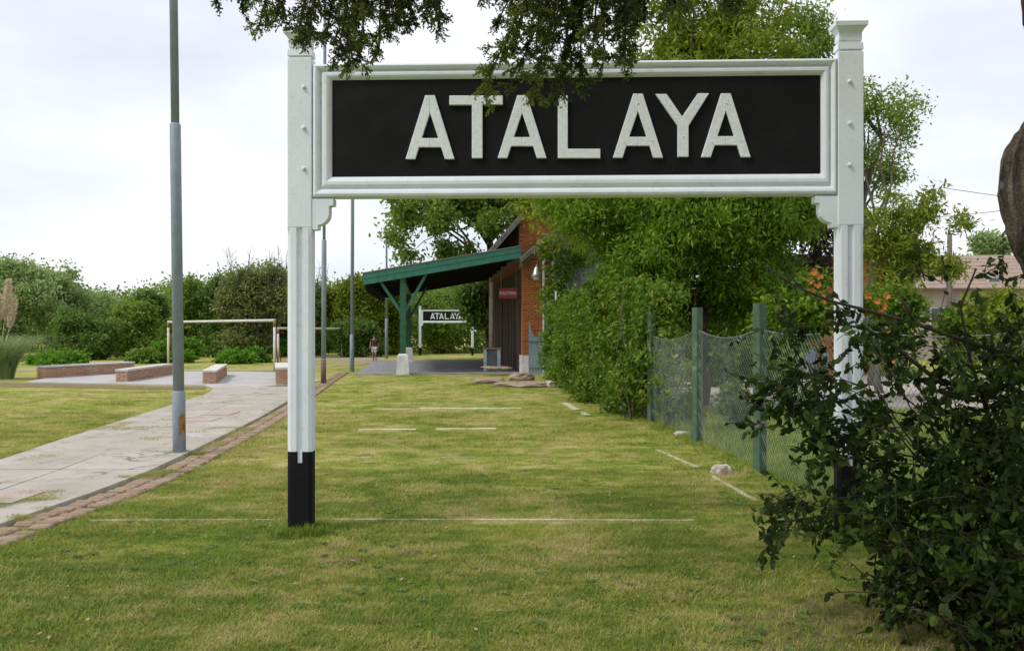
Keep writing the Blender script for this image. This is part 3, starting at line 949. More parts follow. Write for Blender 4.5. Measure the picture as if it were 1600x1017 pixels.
# low wing roof in front
w0 = (front.u(811), front.z(811, 406)); w1 = (front.u(862), front.z(862, 364)); w2 = (front.u(925), front.z(925, 404))
for (a, b) in ((w0, w1), (w1, w2)):
    for (nm, d0, d1, va, vb, mt) in (('roof', .0, .05, -.32, V1 - .41, 'greyroof'), ('barge_board', -.15, -.004, -.36, -.31, 'barge'), ('barge_board', -.30, -.17, -.2, -.15, 'barge')):
        q = []
        for dz in (d0, d1):
            q += [cp(a[0], a[1] + dz, va), cp(b[0], b[1] + dz, va), cp(b[0], b[1] + dz, vb), cp(a[0], a[1] + dz, vb)]
        MB().hexa(q).build(nm, M[mt], st)
# doors and boards of the platform wall
for (v0, v1, nm) in ((.5, 2.0, 'door'), (2.1, 4.4, 'door'), (4.6, 7.4, 'door'), (7.6, 11.8, 'door')):
    d = MB()
    zb = .06 if nm == 'door' else 1.1
    d.hexa([cp(uw - .03, zb, v0), cp(uw + .02, zb, v0), cp(uw + .02, zb, v1), cp(uw - .03, zb, v1), cp(uw - .03, 3.75, v0), cp(uw + .02, 3.75, v0), cp(uw + .02, 3.75, v1), cp(uw - .03, 3.75, v1)])
    dd = d.build(nm, M['wood_dark'] if nm == 'door' else M['glass'], st)
    nn = max(4, int((v1 - v0) / .3))
    for k in range(nn):
        a = v0 + (v1 - v0) * k / nn + .01; b = v0 + (v1 - v0) * (k + 1) / nn - .01
        MB().hexa([cp(uw - .055, zb + .03, a), cp(uw - .03, zb + .03, a), cp(uw - .03, zb + .03, b), cp(uw - .055, zb + .03, b), cp(uw - .055, 3.72, a), cp(uw - .03, 3.72, a), cp(uw - .03, 3.72, b), cp(uw - .055, 3.72, b)]).build('plank' if nm == 'door' else 'frame', M['wood_grey'] if k % 4 == 2 else M['wood_dark'], dd)
MB().hexa([cp(uw - .05, -.1, .14), cp(uw + .04, -.1, .14), cp(uw + .04, -.1, .49), cp(uw - .05, -.1, .49), cp(uw - .05, .66, .14), cp(uw + .04, .66, .14), cp(uw + .04, .66, .49), cp(uw - .05, .66, .49)]).build('plinth', M['plinth'], st)
# drain pipe
udp, zdp = front.u(768), 3.35
mb = MB(); q = cp(udp + .35, 0, 3.2)
mb = MB(); a = P(768, 545, 34.8); b_ = P(768, 441, 34.8)
mb.tube([(a.x, a.y, .3), (a.x, a.y, b_.z - .05), (a.x, a.y, b_.z)], [.075, .075, .09], 10)
tag(mb.build('drain_pipe', M['pipe'], None), 'pale blue-grey upright pipe under the canopy beside the dark doors', 'pipe')
# tall boarded cabinet seen between pipe and red sign
# planter box
gb = thing('planter_box', 'grey rendered box with a pale slab top at the platform end', 'planter', (*G(768, 581), 0))
x0, y0 = G(755.5, 581); x1 = X(782, y0); zt = Z(546, y0)
for (xa, xb) in ((x0, x0 + .12), (x1 - .12, x1)):
    MB().hexa([(xa, y0, -.05), (xb, y0, -.05), (xb, y0 + .5, -.05), (xa, y0 + .5, -.05), (xa, y0, zt), (xb, y0, zt), (xb, y0 + .5, zt), (xa, y0 + .5, zt)]).build('side_panel', M['pipe'], gb)
MB().box(((x0 + x1) / 2, y0 + .26, zt / 2), (x1 - x0 - .245, .46, zt - .01)).build('box_body', M['greybox'], gb)
MB().box(((x0 + x1) / 2, y0 + .25, zt + .035), (x1 - x0 + .08, .6, .06), bev=.01).build('slab_top', M['rock'], gb)
# hanging red sign with white lettering
rs = thing('hanging_sign', 'small dark red sign with white lettering hanging under the canopy', 'sign', tuple(P(793.5, 459, 32.4)))
mb = MB(); a = P(780, 466.5, 32.4); b_ = P(808, 450.5, 32.4)
mb.box(((a.x + b_.x) / 2, 32.4, (a.z + b_.z) / 2), (b_.x - a.x, .03, b_.z - a.z)).build('board', M['redsign'], rs)
for px in (783, 805):
    q = P(px, 450.5, 32.4); MB().tube([q, q + Vector((0, 0, .75))], .008, 5).build('hanger', M['wire'], rs)
fc = bpy.data.curves.new('lettering', 'FONT'); fc.body = 'BOLETERIA'; fc.size = .17; fc.align_x = 'CENTER'; fc.align_y = 'CENTER'; fc.extrude = .003
tmp = bpy.data.objects.new('lettering_source', fc); COL.objects.link(tmp)
bpy.context.view_layer.update()
me = bpy.data.meshes.new_from_object(tmp.evaluated_get(bpy.context.evaluated_depsgraph_get()))
bpy.data.objects.remove(tmp)
xs = [v.co.x for v in me.vertices]; kx = .60 / (max(xs) - min(xs))
for v in me.vertices: v.co = Vector((v.co.x * kx, -v.co.z - .0185, v.co.y * .95 + .015))
me.materials.clear(); link('lettering', me, M['frame_white'], rs)
# bell lamp on the brick wall
q = P(838, 430, 31.0)
wl = thing('wall_lamp', 'grey and white bell shaped lamp on the corner of the brick wall', 'lamp', tuple(q))
MB().tube([q + Vector((.03, .5, .34)), q + Vector((.02, .02, .36)), q + Vector((0, 0, .28))], [.02, .02, .03], 8).build('arm', M['pole'], wl)
MB().tube([q + Vector((0, 0, .30)), q + Vector((0, 0, .22)), q + Vector((0, 0, .05)), q + Vector((0, 0, -.06))], [.04, .08, .14, .20], 14).build('shade', M['chrome'], wl)
MB().tube([q + Vector((0, 0, .0)), q + Vector((0, 0, -.10)), q + Vector((0, 0, -.16))], [.10, .13, .07], 12).build('globe', M['plinth'], wl)

# wicket gate of blue-grey planks with a dipped top, and the posts beside it
gx0, gy0 = G(826, 587); Yg = gy0
gate = thing('wicket_gate', 'blue-grey plank gate with a dipped top beside the brick wall', 'gate', (X(838, Yg), Yg, 0))
tops = [499, 516, 526, 527, 518]
for k in range(5):
    pa = 826 + k * 4.6; pb_ = pa + 4.3
    z1 = Z(tops[k], Yg); z2 = Z(tops[min(k + 1, 4)], Yg)
    MB().hexa([(X(pa, Yg), Yg, .06), (X(pb_, Yg), Yg, .06), (X(pb_, Yg), Yg + .025, .06), (X(pa, Yg), Yg + .025, .06), (X(pa, Yg), Yg, z1), (X(pb_, Yg), Yg, z2), (X(pb_, Yg), Yg + .025, z2), (X(pa, Yg), Yg + .025, z1)]).build('plank', M['blueboard'], gate)
for py in (531, 572):
    MB().bar((X(826, Yg), Yg - .02, Z(py, Yg)), (X(849, Yg), Yg - .02, Z(py, Yg)), .035, .09).build('rail', M['blueboard'], gate)
for (px, pyt, pyb, wpx, mt, lab) in ((849.5, 405, 588, 3.2, 'pipe', 'slim pale blue upright post at the right side of the plank gate'), (857, 470, 592, 6.5, 'fencepost', 'dark green gate post half covered by the hedge'), (868.5, 455, 597, 3.0, 'pipe', 'thin whitish post at the hedge end near the pale stone')):
    x, y = G(px, pyb); wd = wpx / F * y
    o = MB().box((x, y, Z(pyt, y) / 2 - .1), (wd, wd, Z(pyt, y) + .2), bev=.012).build('gate_post', M[mt], None)
    tag(o, lab, 'post')
# corrugated shed behind the hedge
Ysh = 29.5
sh = thing('corrugated_shed', 'pale blue-grey corrugated shed wall showing between hedge and tree', 'shed', (X(910, Ysh), Ysh, 0))
xa, xb, zs = X(866, Ysh), X(985, Ysh), Z(392, Ysh)
mb = MB(); n = 34; vs = []
for i in range(n + 1):
    x = xa + (xb - xa) * i / n
    for zz in (0, zs): vs.append((x, Ysh + (.03 if i % 2 else -.03), zz))
mb.add(vs, [(2 * i, 2 * i + 2, 2 * i + 3, 2 * i + 1) for i in range(n)])
o = mb.build('front_sheet', surf('shed_sheet', (.24, .30, .32), .7, (.19, .24, .25), 3), sh)
MB().box(((xa + xb) / 2, Ysh + 1.6, zs / 2), (xb - xa, 3.0, zs - .05)).build('walls', M['greybox'], sh)
MB().box(((xa + xb) / 2, Ysh + 1.5, zs + .05), (xb - xa + .3, 3.5, .07)).build('roof', M['greyroof'], sh)

# ------------------------------------------------------------------ stones
def stone(label, px, py, wx, wy, h, mat, seed, group=None, lift=0.0, tilt=0.0):
    rng = random.Random(seed); x, y = G(px, py)
    bm = bmesh.new(); bmesh.ops.create_icosphere(bm, subdivisions=3, radius=1)
    ph = [rng.uniform(0, 6.28) for _ in range(6)]
    for v in bm.verts:
        c = v.co.copy()
        k = rng.uniform(.955, 1.03) + .16 * math.sin(3.1 * c.x + ph[0]) * math.cos(2.7 * c.y + ph[1]) + .10 * math.sin(5.3 * c.y + ph[2] + 2 * c.z) + .06 * math.sin(9 * c.x + ph[3]) * math.sin(8 * c.z + ph[4])
        v.co = Vector((c.x * wx / 2 * k, c.y * wy / 2 * k, max(-.9, min(.75, c.z)) * h / 1.5 * k + h * .45))
    bmesh.ops.rotate(bm, verts=bm.verts, matrix=Matrix.Rotation(tilt, 3, 'Y'))
    me = bpy.data.meshes.new('stone'); bm.to_mesh(me); bm.free()
    o = link('stone', me, mat); o.location = (x, y, lift - .02); o.rotation_euler.z = rng.uniform(-.2, .2)
    return tag(o, label, 'stone', group)
SG = 'flat stones at the platform end'
stone('flat low stone slab at the left of the stone heap by the platform', 765, 599, .95, .7, .18, M['rock'], 1, SG)
stone('tilted flat slab lying on top of the stone heap by the planter', 776, 586.5, 1.0, .7, .12, M['rock'], 2, SG, .22, .06)
stone('broad pinkish low stone in front of the plank gate', 825, 604, 1.65, .9, .16, M['rock'], 3, SG)
stone('rounded pinkish stone right of the dark gap in the stone heap', 815, 595, .9, .7, .27, M['rock'], 4, SG)
stone('white rock at the foot of the hedge', 864, 605, .42, .35, .20, M['palerock'], 5, SG)
stone('pinkish white broken rock lying on the grass before the fence post', 1127, 741, .22, .16, .13, M['palerock'], 6)
stone('small pale rock by the foot of the middle fence post', 1066, 682, .24, .16, .10, M['palerock'], 7)
o = stone('flat scrap of white litter lying on the lawn left of the sign post', 394, 768, .20, .10, .018, M['cap'], 8); o.name = 'litter_scrap'; o['category'] = 'litter'

# ------------------------------------------------------------------ wire fence
fl = Plane((X(1187, 9.77), 9.77), (X(1018, 15.07), 15.07))
fence = thing('wire_fence', 'sagging wire mesh fence on green concrete posts right of the lawn', 'fence', (X(1085, 12.26), 12.26, 0))
post_u = [-4.9, -2.22, 0.0, 2.5, 5.31, 8.1, 10.9, 13.7, 16.2]
tilt = [0, .01, .0, -.012, .01, 0, 0, 0, 0]
for k, u in enumerate(post_u):
    h = 1.86 if k != 2 else 1.84
    a = fl.p(u, -.15); b = fl.p(u + tilt[k], h)
    mb = MB(); s = .058; s2 = .046
    q = []
    for base in (a, b):
        for i, j in ((-1, -1), (1, -1), (1, 1), (-1, 1)):
            q.append(base + (fl.d * .86 - fl.n * .5) * i * s2 + (fl.n * .86 + fl.d * .5) * j * s)
    mb.hexa(q).build('post', M['fencepost'], fence)
for k in range(len(post_u) - 1):
    ua, ub = post_u[k] + .06, post_u[k + 1] - .06
    Lp = ub - ua; sag = .10 if k in (2, 3) else .05
    Ht = 1.55
    top = lambda t, sag=sag: Ht - sag * math.sin(math.pi * t) - (.10 if k == 3 else 0) * t
    pitch = .072 if k < 6 else .11
    mb = MB()
    rr = .0018
    def wirep(pts):
        vs = []; nn = len(pts)
        for p_ in pts:
            for a_ in range(3):
                an = a_ * 2.0944
                vs.append(p_ + fl.d * math.cos(an) * rr + fl.n * math.sin(an) * rr)
        mb.add(vs, [(i * 3 + a_, i * 3 + (a_ + 1) % 3, i * 3 + 3 + (a_ + 1) % 3, i * 3 + 3 + a_) for i in range(nn - 1) for a_ in range(3)])
    nn = int((Lp + Ht) / pitch)
    for i in range(nn + 1):
        for sg in (1, -1):
            pts = []
            c0 = -Ht + i * pitch
            for s in range(9):
                zz = s / 8
                q = c0 + zz * Ht
                uu = q if sg > 0 else Lp - q
                if uu < 0 or uu > Lp: continue
                t = uu / Lp
                bul = .015 * math.sin(3 * t * math.pi + k) * math.sin(zz * math.pi)
                pts.append(fl.p(ua + uu, .06 + (top(t) - .06) * zz, bul))
            if len(pts) > 1: wirep(pts)
    mb.build('wire_mesh', M['wire'], fence)
    mb = MB()
    mb.tube([fl.p(ua + Lp * t / 8, top(t / 8) + .005, 0) for t in range(9)], .004, 4)
    mb.build('top_wire', M['wire'], fence)

# ------------------------------------------------------------------ brick benches
def bench(label, near, far, wd, h):
    a = Vector((*near, 0)); b = Vector((*far, 0)); d = (b - a); Ln = d.length; d.normalize(); s = Vector((d.y, -d.x, 0))
    t = thing('brick_bench', label, 'bench', tuple(a), 'low brick benches on the plaza')
    q = lambda u, w_, z: a + d * u + s * w_ + Vector((0, 0, z))
    hw = wd / 2
    MB().hexa([q(.02, -hw + .02, -.05), q(.02, hw - .02, -.05), q(Ln - .02, hw - .02, -.05), q(Ln - .02, -hw + .02, -.05), q(.02, -hw + .02, h - .06), q(.02, hw - .02, h - .06), q(Ln - .02, hw - .02, h - .06), q(Ln - .02, -hw + .02, h - .06)]).build('core', M['mortar'], t)
    mb = MB(); tl = []
    z = .035; row = 0
    while z + .05 < h - .05:
        for (L0, axis, fix) in ((Ln, 0, -hw), (Ln, 0, hw), (wd, 1, 0), (wd, 1, Ln)):
            u = (-.11 if row % 2 else 0)
            while u < L0 - .02:
                u0, u1 = max(u, 0), min(u + .215, L0)
                if u1 - u0 > .03:
                    j = R.uniform(-.003, .003)
                    if axis == 0:
                        o0, o1 = sorted((fix + (j if fix < 0 else -j), fix + (.04 if fix < 0 else -.04)))
                        mb.hexa([q(u0, o0, z), q(u0, o1, z), q(u1, o1, z), q(u1, o0, z), q(u0, o0, z + .052), q(u0, o1, z + .052), q(u1, o1, z + .052), q(u1, o0, z + .052)])
                    else:
                        o0, o1 = (fix - .002 + j, fix + .035) if fix == 0 else (fix - .035, fix + .002 + j)
                        mb.hexa([q(o0, u0 - hw, z), q(o0, u1 - hw, z), q(o1, u1 - hw, z), q(o1, u0 - hw, z), q(o0, u0 - hw, z + .052), q(o0, u1 - hw, z + .052), q(o1, u1 - hw, z + .052), q(o1, u0 - hw, z + .052)])
                    tl += [R.random()] * 6
                u += .228
        z += .064; row += 1
    me = mb.mesh('brick_courses', root_loc(t)); at = me.attributes.new('tint', 'FLOAT', 'FACE'); at.data.foreach_set('value', tl)
    tag(link('brick_courses', me, M['bench_brick'], t), kind='stuff')
    nsl = max(2, int(Ln / .9))
    for k in range(nsl):
        u0 = -.02 + (Ln + .04) * k / nsl + .006; u1 = -.02 + (Ln + .04) * (k + 1) / nsl - .006
        e = .018
        MB().hexa([q(u0, -hw - e, h - .055), q(u0, hw + e, h - .055), q(u1, hw + e, h - .055), q(u1, -hw - e, h - .055), q(u0, -hw - e, h), q(u0, hw + e, h), q(u1, hw + e, h), q(u1, -hw - e, h)]).build('cap_slab', M['cap'], t)
    return t
bench('longest brick bench wall, nearest the pampas grass', G(64, 592), G(204, 583), .34, .42)
bench('brick bench seen just left of the thick grey pole', G(190, 598), G(262, 586), .34, .40)
bench('short brick bench with white top right of the thick grey pole', G(327, 601), G(346, 587.5), .36, .41)
bench('brick bench end with bright white top beside the white sign post', G(441, 603), G(439, 592), .34, .52)

# ------------------------------------------------------------------ goals
def goal(label, a, b, h, w_):
    a = Vector((*a, 0)); b = Vector((*b, 0))
    t = thing('goal', label, 'goal', tuple(a), 'white metal football goals')
    up = Vector((0, 0, 1))
    for q in (a, b):
        MB().tube([q - up * .1, q + up * (h - .25)], w_ / 2, 10).build('upright', M['cap'], t)
        MB().tube([q + up * (h - .25), q + up * (h - .0)], w_ / 2 * 1.02, 10).build('rusty_joint', M['rust'], t)
    d = (b - a).normalized()
    MB().tube([a + up * h - d * .03, b + up * h + d * .03], w_ / 2, 10).build('crossbar', M['cap'], t)
    for q in (a, b):                                # back stays
        MB().tube([q + up * (h - .1), q + Vector((-.15, 1.1, .03))], w_ / 4, 6).build('stay', M['rust'], t)
    return t
goal('larger white goal with rusty corners behind the thick grey pole', G(263, 570), G(429, 581), 1.92, .10)
goal('smaller white goal frame behind the white sign post', G(434.5, 567), G(534.5, 558), 1.64, .11)

# ------------------------------------------------------------------ pampas grass
x, y = G(8, 592)
pg = thing('pampas_grass', 'pampas grass clump with pale plumes at the left edge', 'plant', (x, y, 0))
rng = np.random.default_rng(5)
V = []; Fc = []; T = []
for k in range(1500):
    a = rng.uniform(0, 2 * np.pi); r0 = rng.uniform(0, .25); Ln = rng.uniform(1.2, 2.5); sp = rng.uniform(.3, 1.45)
    o0 = np.array([x + r0 * np.cos(a), y + r0 * np.sin(a), 0]); dirv = np.array([np.cos(a), np.sin(a), 0]); sd_ = np.array([-np.sin(a), np.cos(a), 0])
    prev = None; n = 5
    for i in range(n + 1):
        t = i / n
        q = o0 + dirv * sp * t ** 1.6 * Ln * .62 + np.array([0, 0, Ln * (t * 1.15 - .62 * t ** 2.6)])
        wd = .009 * (1 - t * .9)
        V += [q - sd_ * wd, q + sd_ * wd]
        if i:
            b = len(V) - 4; Fc.append((b, b + 1, b + 3, b + 2)); T.append(.5 + rng.normal() * .2)
link('blades', np_mesh('blades', np.array(V) - np.array(pg.location), np.array(Fc), np.array(T)), L['pampas'], pg)
for (bx_, tp, wpx) in ((2, (14, 440), 12), (-8, (-2, 462), 14), (8, (23, 470), 7), (-20, (-14, 448), 12)):
    q = P(tp[0], tp[1], y); b0 = Vector((X(bx_, y), y, 1.0))
    st_ = MB().tube([(x, y, .2), b0, b0.lerp(q, .5), q], [.012, .01, .008, .004], 5).build('stem', M['plume'], pg)
    n = 2600; tt = rng.uniform(0, 1, n); ln = .058 * 20
    ax = (q - b0.lerp(q, .45)); base = b0.lerp(q, .45)
    wid = wpx / F * y * .5
    rad = wid * np.sin(np.pi * (tt * .9 + .06)) * np.sqrt(rng.uniform(0, 1, n)); an = rng.uniform(0, 6.28, n)
    pos = np.array(base)[None] + tt[:, None] * np.array(ax)[None] + np.stack([np.cos(an) * rad, np.sin(an) * rad, np.zeros(n)], 1)
    v, f = leaves(pos, .12, .012, rng, droop=-1.2)
    link('plume', np_mesh('plume', v - np.array(pg.location), f, None), M['plume'], pg)

# ------------------------------------------------------------------ far wood
skyline = [(-300, 395), (0, 400), (45, 404), (85, 414), (110, 440), (150, 452), (200, 450), (260, 436), (330, 432), (370, 418), (420, 402), (470, 420), (500, 436), (560, 436), (600, 415), (640, 410), (700, 420), (760, 430), (900, 430), (1400, 446), (2500, 440)]
def sky_y(px):
    return np.interp(px, [p[0] for p in skyline], [p[1] for p in skyline])
rng = np.random.default_rng(11)
ncl = 6600; per = 50
pxs = rng.uniform(-320, 2400, ncl); Yd = rng.uniform(60, 74, ncl)
zt_ = EYE + (HY - sky_y(pxs) - 12) / F * Yd
zc = zt_ * rng.uniform(.0, 1, ncl) ** .8 * .97
c = np.stack([(pxs - CX) / F * Yd, Yd, zc], 1)
p = (c[:, None, :] + rng.normal(size=(ncl, per, 3)) * np.array([.55, .55, .4])).reshape(-1, 3)
t = np.clip(np.repeat(rng.uniform(.2, .8, ncl), per) + rng.normal(size=ncl * per) * .12, 0, 1)
p[:, 2] = np.maximum(p[:, 2], .05)
v, f = leaves(p, .26, .15, rng, droop=.2)
wd = link('woodland', np_mesh('woodland', v, f, t), L['olive'])
tag(wd, 'mass of green woodland closing the view behind the field', kind='stuff')

WG = 'trees at the far side of the field'
def wood_tree(px, ty, Y, wpx, kind, label, seed, bare=0, n_cl=330, per=64, name='wood_tree', cat='tree', group=WG, z0f=.04):
    x = X(px, Y); h = Z(ty, Y); wx = wpx / F * Y / 2
    r = random.Random(seed)
    bl = blobset(x, Y, h * z0f, h * .93, wx, wx * .8, 14, r, .34)
    t = tree(name, label, cat, (x, Y), h, bl, L[kind], M['bark_grey'] if bare else M['bark'], n_cl, per, wx * .17, .20, .11, seed, r0=.12 + h * .012, group=group, nlimb=8)
    if bare:
        mb = MB()
        for k in range(bare):
            a = Vector((x + r.uniform(-wx, wx) * .9, Y + r.uniform(-1, 1), h * r.uniform(.55, .8)))
            b = a + Vector((r.uniform(-.6, .6), r.uniform(-.3, .3), h * r.uniform(.25, .48)))
            pts = limb_path(a, b, r, 0, .1, 4); mb.tube(pts, [.03, .022, .017, .013, .008], 4)
            for _ in range(5):
                s_ = pts[r.randint(1, 3)]; e_ = s_ + Vector((r.uniform(-.5, .5), r.uniform(-.3, .3), r.uniform(.15, .7)))
                mb.tube([s_, s_.lerp(e_, .5) + Vector((r.uniform(-.06, .06), 0, .03)), e_], [.013, .010, .006], 3)
        mb.build('bare_twigs', M['bark_grey'], t)
    return t
wood_tree(18, 402, 50, 150, 'willow', 'tall pale grey-green tree behind the pampas grass', 21)
wood_tree(88, 415, 54, 120, 'willow', 'pale grey-green tree rising over the far end of the longest brick bench', 22)
wood_tree(150, 452, 57, 130, 'willow', 'lower pale green tree at the dip of the wood skyline', 23)
wood_tree(125, 486, 47, 110, 'dark', 'dark round tree in front of the pale ones above the longest bench', 24)
wood_tree(205, 470, 49, 110, 'olive', 'olive green tree above the second brick bench', 25)
wood_tree(232, 447, 56, 90, 'dark', 'dark blue-green treetop left of the thick grey pole', 26)
wood_tree(305, 436, 53, 110, 'olive', 'olive tree just right of the thick grey pole above the goal', 27)
wood_tree(352, 425, 52, 110, 'dark', 'dark tree above the middle of the larger goal', 28)
wood_tree(400, 414, 50, 130, 'twiggy', 'brownish tree with bare twigs on top left of the white sign post', 29, 34)
wood_tree(455, 425, 54, 110, 'twiggy', 'brownish half-hidden tree behind the white sign post', 30, 16)
wood_tree(505, 447, 55, 70, 'olive', 'olive tree between the white sign post and the thin pole', 31)
wood_tree(548, 426, 55, 110, 'yellow', 'yellow-green tree left of the canopy and behind the thin pole', 32)
wood_tree(612, 420, 57, 100, 'yellow', 'yellow-green tree rising behind the low end of the canopy', 33, 6)
wood_tree(690, 452, 60, 120, 'olive', 'olive tree behind the far nameboard', 34)
wood_tree(560, 500, 52, 100, 'dark', 'dark undergrowth tree behind the walker', 35)
LG = 'bright low bushes at the edge of the field'
wood_tree(278, 528, 43, 80, 'lime', 'bright green low bush inside the larger goal', 41, name='low_bush', cat='bush', group=LG, n_cl=110)
wood_tree(362, 550, 41.5, 85, 'lime', 'bright green spreading bush by the right end of the larger goal', 42, name='low_bush', cat='bush', group=LG, n_cl=110)
wood_tree(402, 545, 43, 50, 'lime', 'small bright bush left of the white sign post', 43, name='low_bush', cat='bush', group=LG, n_cl=70)
wood_tree(455, 528, 53, 60, 'lime', 'bright green bush inside the smaller goal', 44, name='low_bush', cat='bush', group=LG, n_cl=80)
wood_tree(85, 557, 40, 120, 'lime', 'low bright weeds behind the longest brick bench', 45, name='low_bush', cat='bush', group=LG, n_cl=110)
wood_tree(230, 548, 42, 70, 'olive', 'olive low bush behind the second brick bench', 46, name='low_bush', cat='bush', group=LG, n_cl=90)

# ------------------------------------------------------------------ trees round the station
# tree behind the canopy: open crown with sky showing through
Yc = 44
rr = random.Random(51)
bl = []
for (px, py, r) in ((640, 330, 40), (620, 370, 22), (690, 345, 30), (735, 320, 40), (770, 350, 34), (700, 300, 50), (760, 290, 60), (820, 320, 46), (660, 280, 50), (720, 250, 60), (800, 260, 60), (700, 395, 26), (745, 400, 30), (640, 400, 16), (860, 300, 60)):
    q = P(px, py, Yc); rm = r / F * Yc
    bl.append((q.x, Yc + rr.uniform(-1.5, 1.5), q.z, rm, rm * 1.1, rm * .72))
tree('leafy_tree', 'tall olive green tree with sky gaps rising behind the canopy roof', 'tree', (X(797, 50.5), 50.5), 8.5, bl, L['olive'], M['bark'], 620, 56, .48, .25, .12, 51, r0=.26, shell=.3, nlimb=16, droop=.6, top=P(745, 300, Yc))
# dark tree that hides the right end of the far sign
Ye = 50
bl = []
for (px, py, r) in ((748, 462, 28), (756, 490, 24), (739, 482, 18), (775, 450, 30), (755, 505, 14), (728, 462, 18)):
    q = P(px, py, Ye); rm = r / F * Ye
    bl.append((q.x, Ye, q.z, rm, rm, rm * .8))
tree('dark_tree', 'dark hanging tree covering the right end of the far nameboard', 'tree', (X(762, Ye), Ye), 4.2, bl, L['dark'], M['bark'], 190, 44, .45, .26, .13, 52, r0=.16, zmin=.9)
# big lush tree right of centre
Yt = 18.5
bl = []
for (px, py, r) in ((908, 325, 46), (965, 360, 62), (1010, 330, 80), (1080, 350, 85), (1150, 340, 85), (1215, 335, 75), (1255, 320, 40), (1000, 420, 70), (1080, 430, 70), (1150, 430, 65), (1205, 420, 55), (985, 455, 44), (1050, 270, 90), (1150, 260, 90), (900, 300, 60), (1010, 490, 40), (1100, 480, 50), (1180, 490, 46), (985, 415, 45)):
    q = P(px, py, Yt); rm = r / F * Yt
    bl.append((q.x, Yt + rr.uniform(-.9, .9), q.z, rm, rm * 1.15, rm * .8))
tree('lush_tree', 'broad fresh green leafy tree behind the wire fence', 'tree', (X(1090, Yt), Yt), 4.0, bl, L['lush'], M['bark'], 1500, 52, .28, .135, .044, 53, r0=.17, droop=.9, nlimb=12)
# tall yellow-green tree above the board
Ya = 27
bl = []
for (px, py, r) in ((1040, 60, 60), (1090, 20, 70), (1130, 70, 70), (1180, 30, 60), (1080, 110, 80), (1170, 110, 80), (1010, 110, 40), (1060, 200, 90), (1160, 220, 90), (1110, -60, 80), (1040, -20, 50), (1230, 60, 45), (1240, 110, 60), (862, 326, 34), (836, 300, 30), (895, 360, 34), (850, 270, 50), (870, 352, 18)):
    q = P(px, py, Ya); rm = r / F * Ya
    bl.append((q.x, Ya + rr.uniform(-1.2, 1.2), q.z, rm, rm * 1.1, rm * .85))
tree('tall_tree', 'tall yellow-green tree showing over the top of the near nameboard', 'tree', (X(1130, Ya), Ya), 10, bl, L['yellow'], M['bark'], 620, 50, .42, .22, .075, 54, r0=.3, droop=.5, nlimb=10)
# thin sparse tree round the right post
Yb = 25
bl = []
for (px, py, r) in ((1345, 170, 50), (1390, 180, 45), (1420, 210, 28), (1355, 250, 50), (1400, 270, 40), (1290, 60, 40), (1265, 90, 40), (1345, 120, 26), (1310, 150, 50), (1270, 15, 30)):
    q = P(px, py, Yb); rm = r / F * Yb
    bl.append((q.x, Yb + rr.uniform(-.6, .6), q.z, rm, rm, rm * .9))
tree('sparse_tree', 'thin open tree with small leaves just right of the right sign post', 'tree', (X(1362, Yb), Yb), 7.6, bl, L['olive'], M['bark_grey'], 400, 30, .28, .12, .052, 55, r0=.13, shell=.1, nlimb=34, droop=.2, top=P(1365, 150, Yb))
bl = []
Yw = 22
for (px, py, r) in ((1385, 330, 36), (1375, 385, 40), (1420, 370, 40), (1450, 330, 30), (1440, 400, 40), (1470, 300, 16), (1480, 350, 20), (1400, 430, 40), (1465, 420, 26)):
    q = P(px, py, Yw); rm = r / F * Yw
    bl.append((q.x, Yw + rr.uniform(-.6, .6), q.z, rm, rm, rm * .8))
tree('light_tree', 'light green feathery tree in front of the brown roofed house', 'tree', (X(1376, Yw), Yw), 3.6, bl, L['yellow'], M['bark_grey'], 230, 34, .26, .17, .05, 56, r0=.10, shell=.2, droop=.4, nlimb=14)
Yk = 26
bl = [(X(1265, Yk), Yk, Z(340, Yk), .75, .9, .8), (X(1290, Yk), Yk, Z(400, Yk), .6, .8, .9), (X(1255, Yk), Yk, Z(430, Yk), .5, .7, .7), (X(1275, Yk), Yk, Z(280, Yk), .6, .8, .8)]
tree('brown_tree', 'dark brownish tree just left of the right sign post under the board', 'tree', (X(1275, Yk), Yk), 4.5, bl, L['purple'], M['bark'], 170, 40, .35, .16, .07, 57, r0=.12)
for k, (px, py, r, Y_, lab) in enumerate(((1545, 385, 30, 60, 'small pale tree top over the ridge of the brown roofed house'), (1580, 505, 70, 19, 'bright yellow-green shrub right of the pale house wall behind the dark bush'), (1500, 510, 40, 20, 'mid green shrub in front of the pale house wall'), (1405, 480, 40, 21, 'rounded clipped green shrub by the orange flowers'), (1230, 500, 60, 16.5, 'green shrub behind the wire fence beside the right sign post'))):
    x = X(px, Y_); rm = r / F * Y_; z = Z(py, Y_)
    bl = [(x + rr.uniform(-.5, .5) * rm, Y_, z + rr.uniform(-.3, .3) * rm, rm * .7, rm * .7, rm * .6) for _ in range(5)]
    if z > rm * 1.1 and k: bl += [(x, Y_, z * .45, rm * .6, rm * .6, z * .4)]
    tree('shrub' if k else 'small_tree', lab, 'shrub' if k else 'tree', (x, Y_), z, bl, L[('willow', 'yellow', 'lush', 'hedge', 'lush')[k]], M['bark'], 120, 34, rm * .3, .14 if k else .3, .065 if k else .15, 60 + k, r0=.06, nlimb=4)
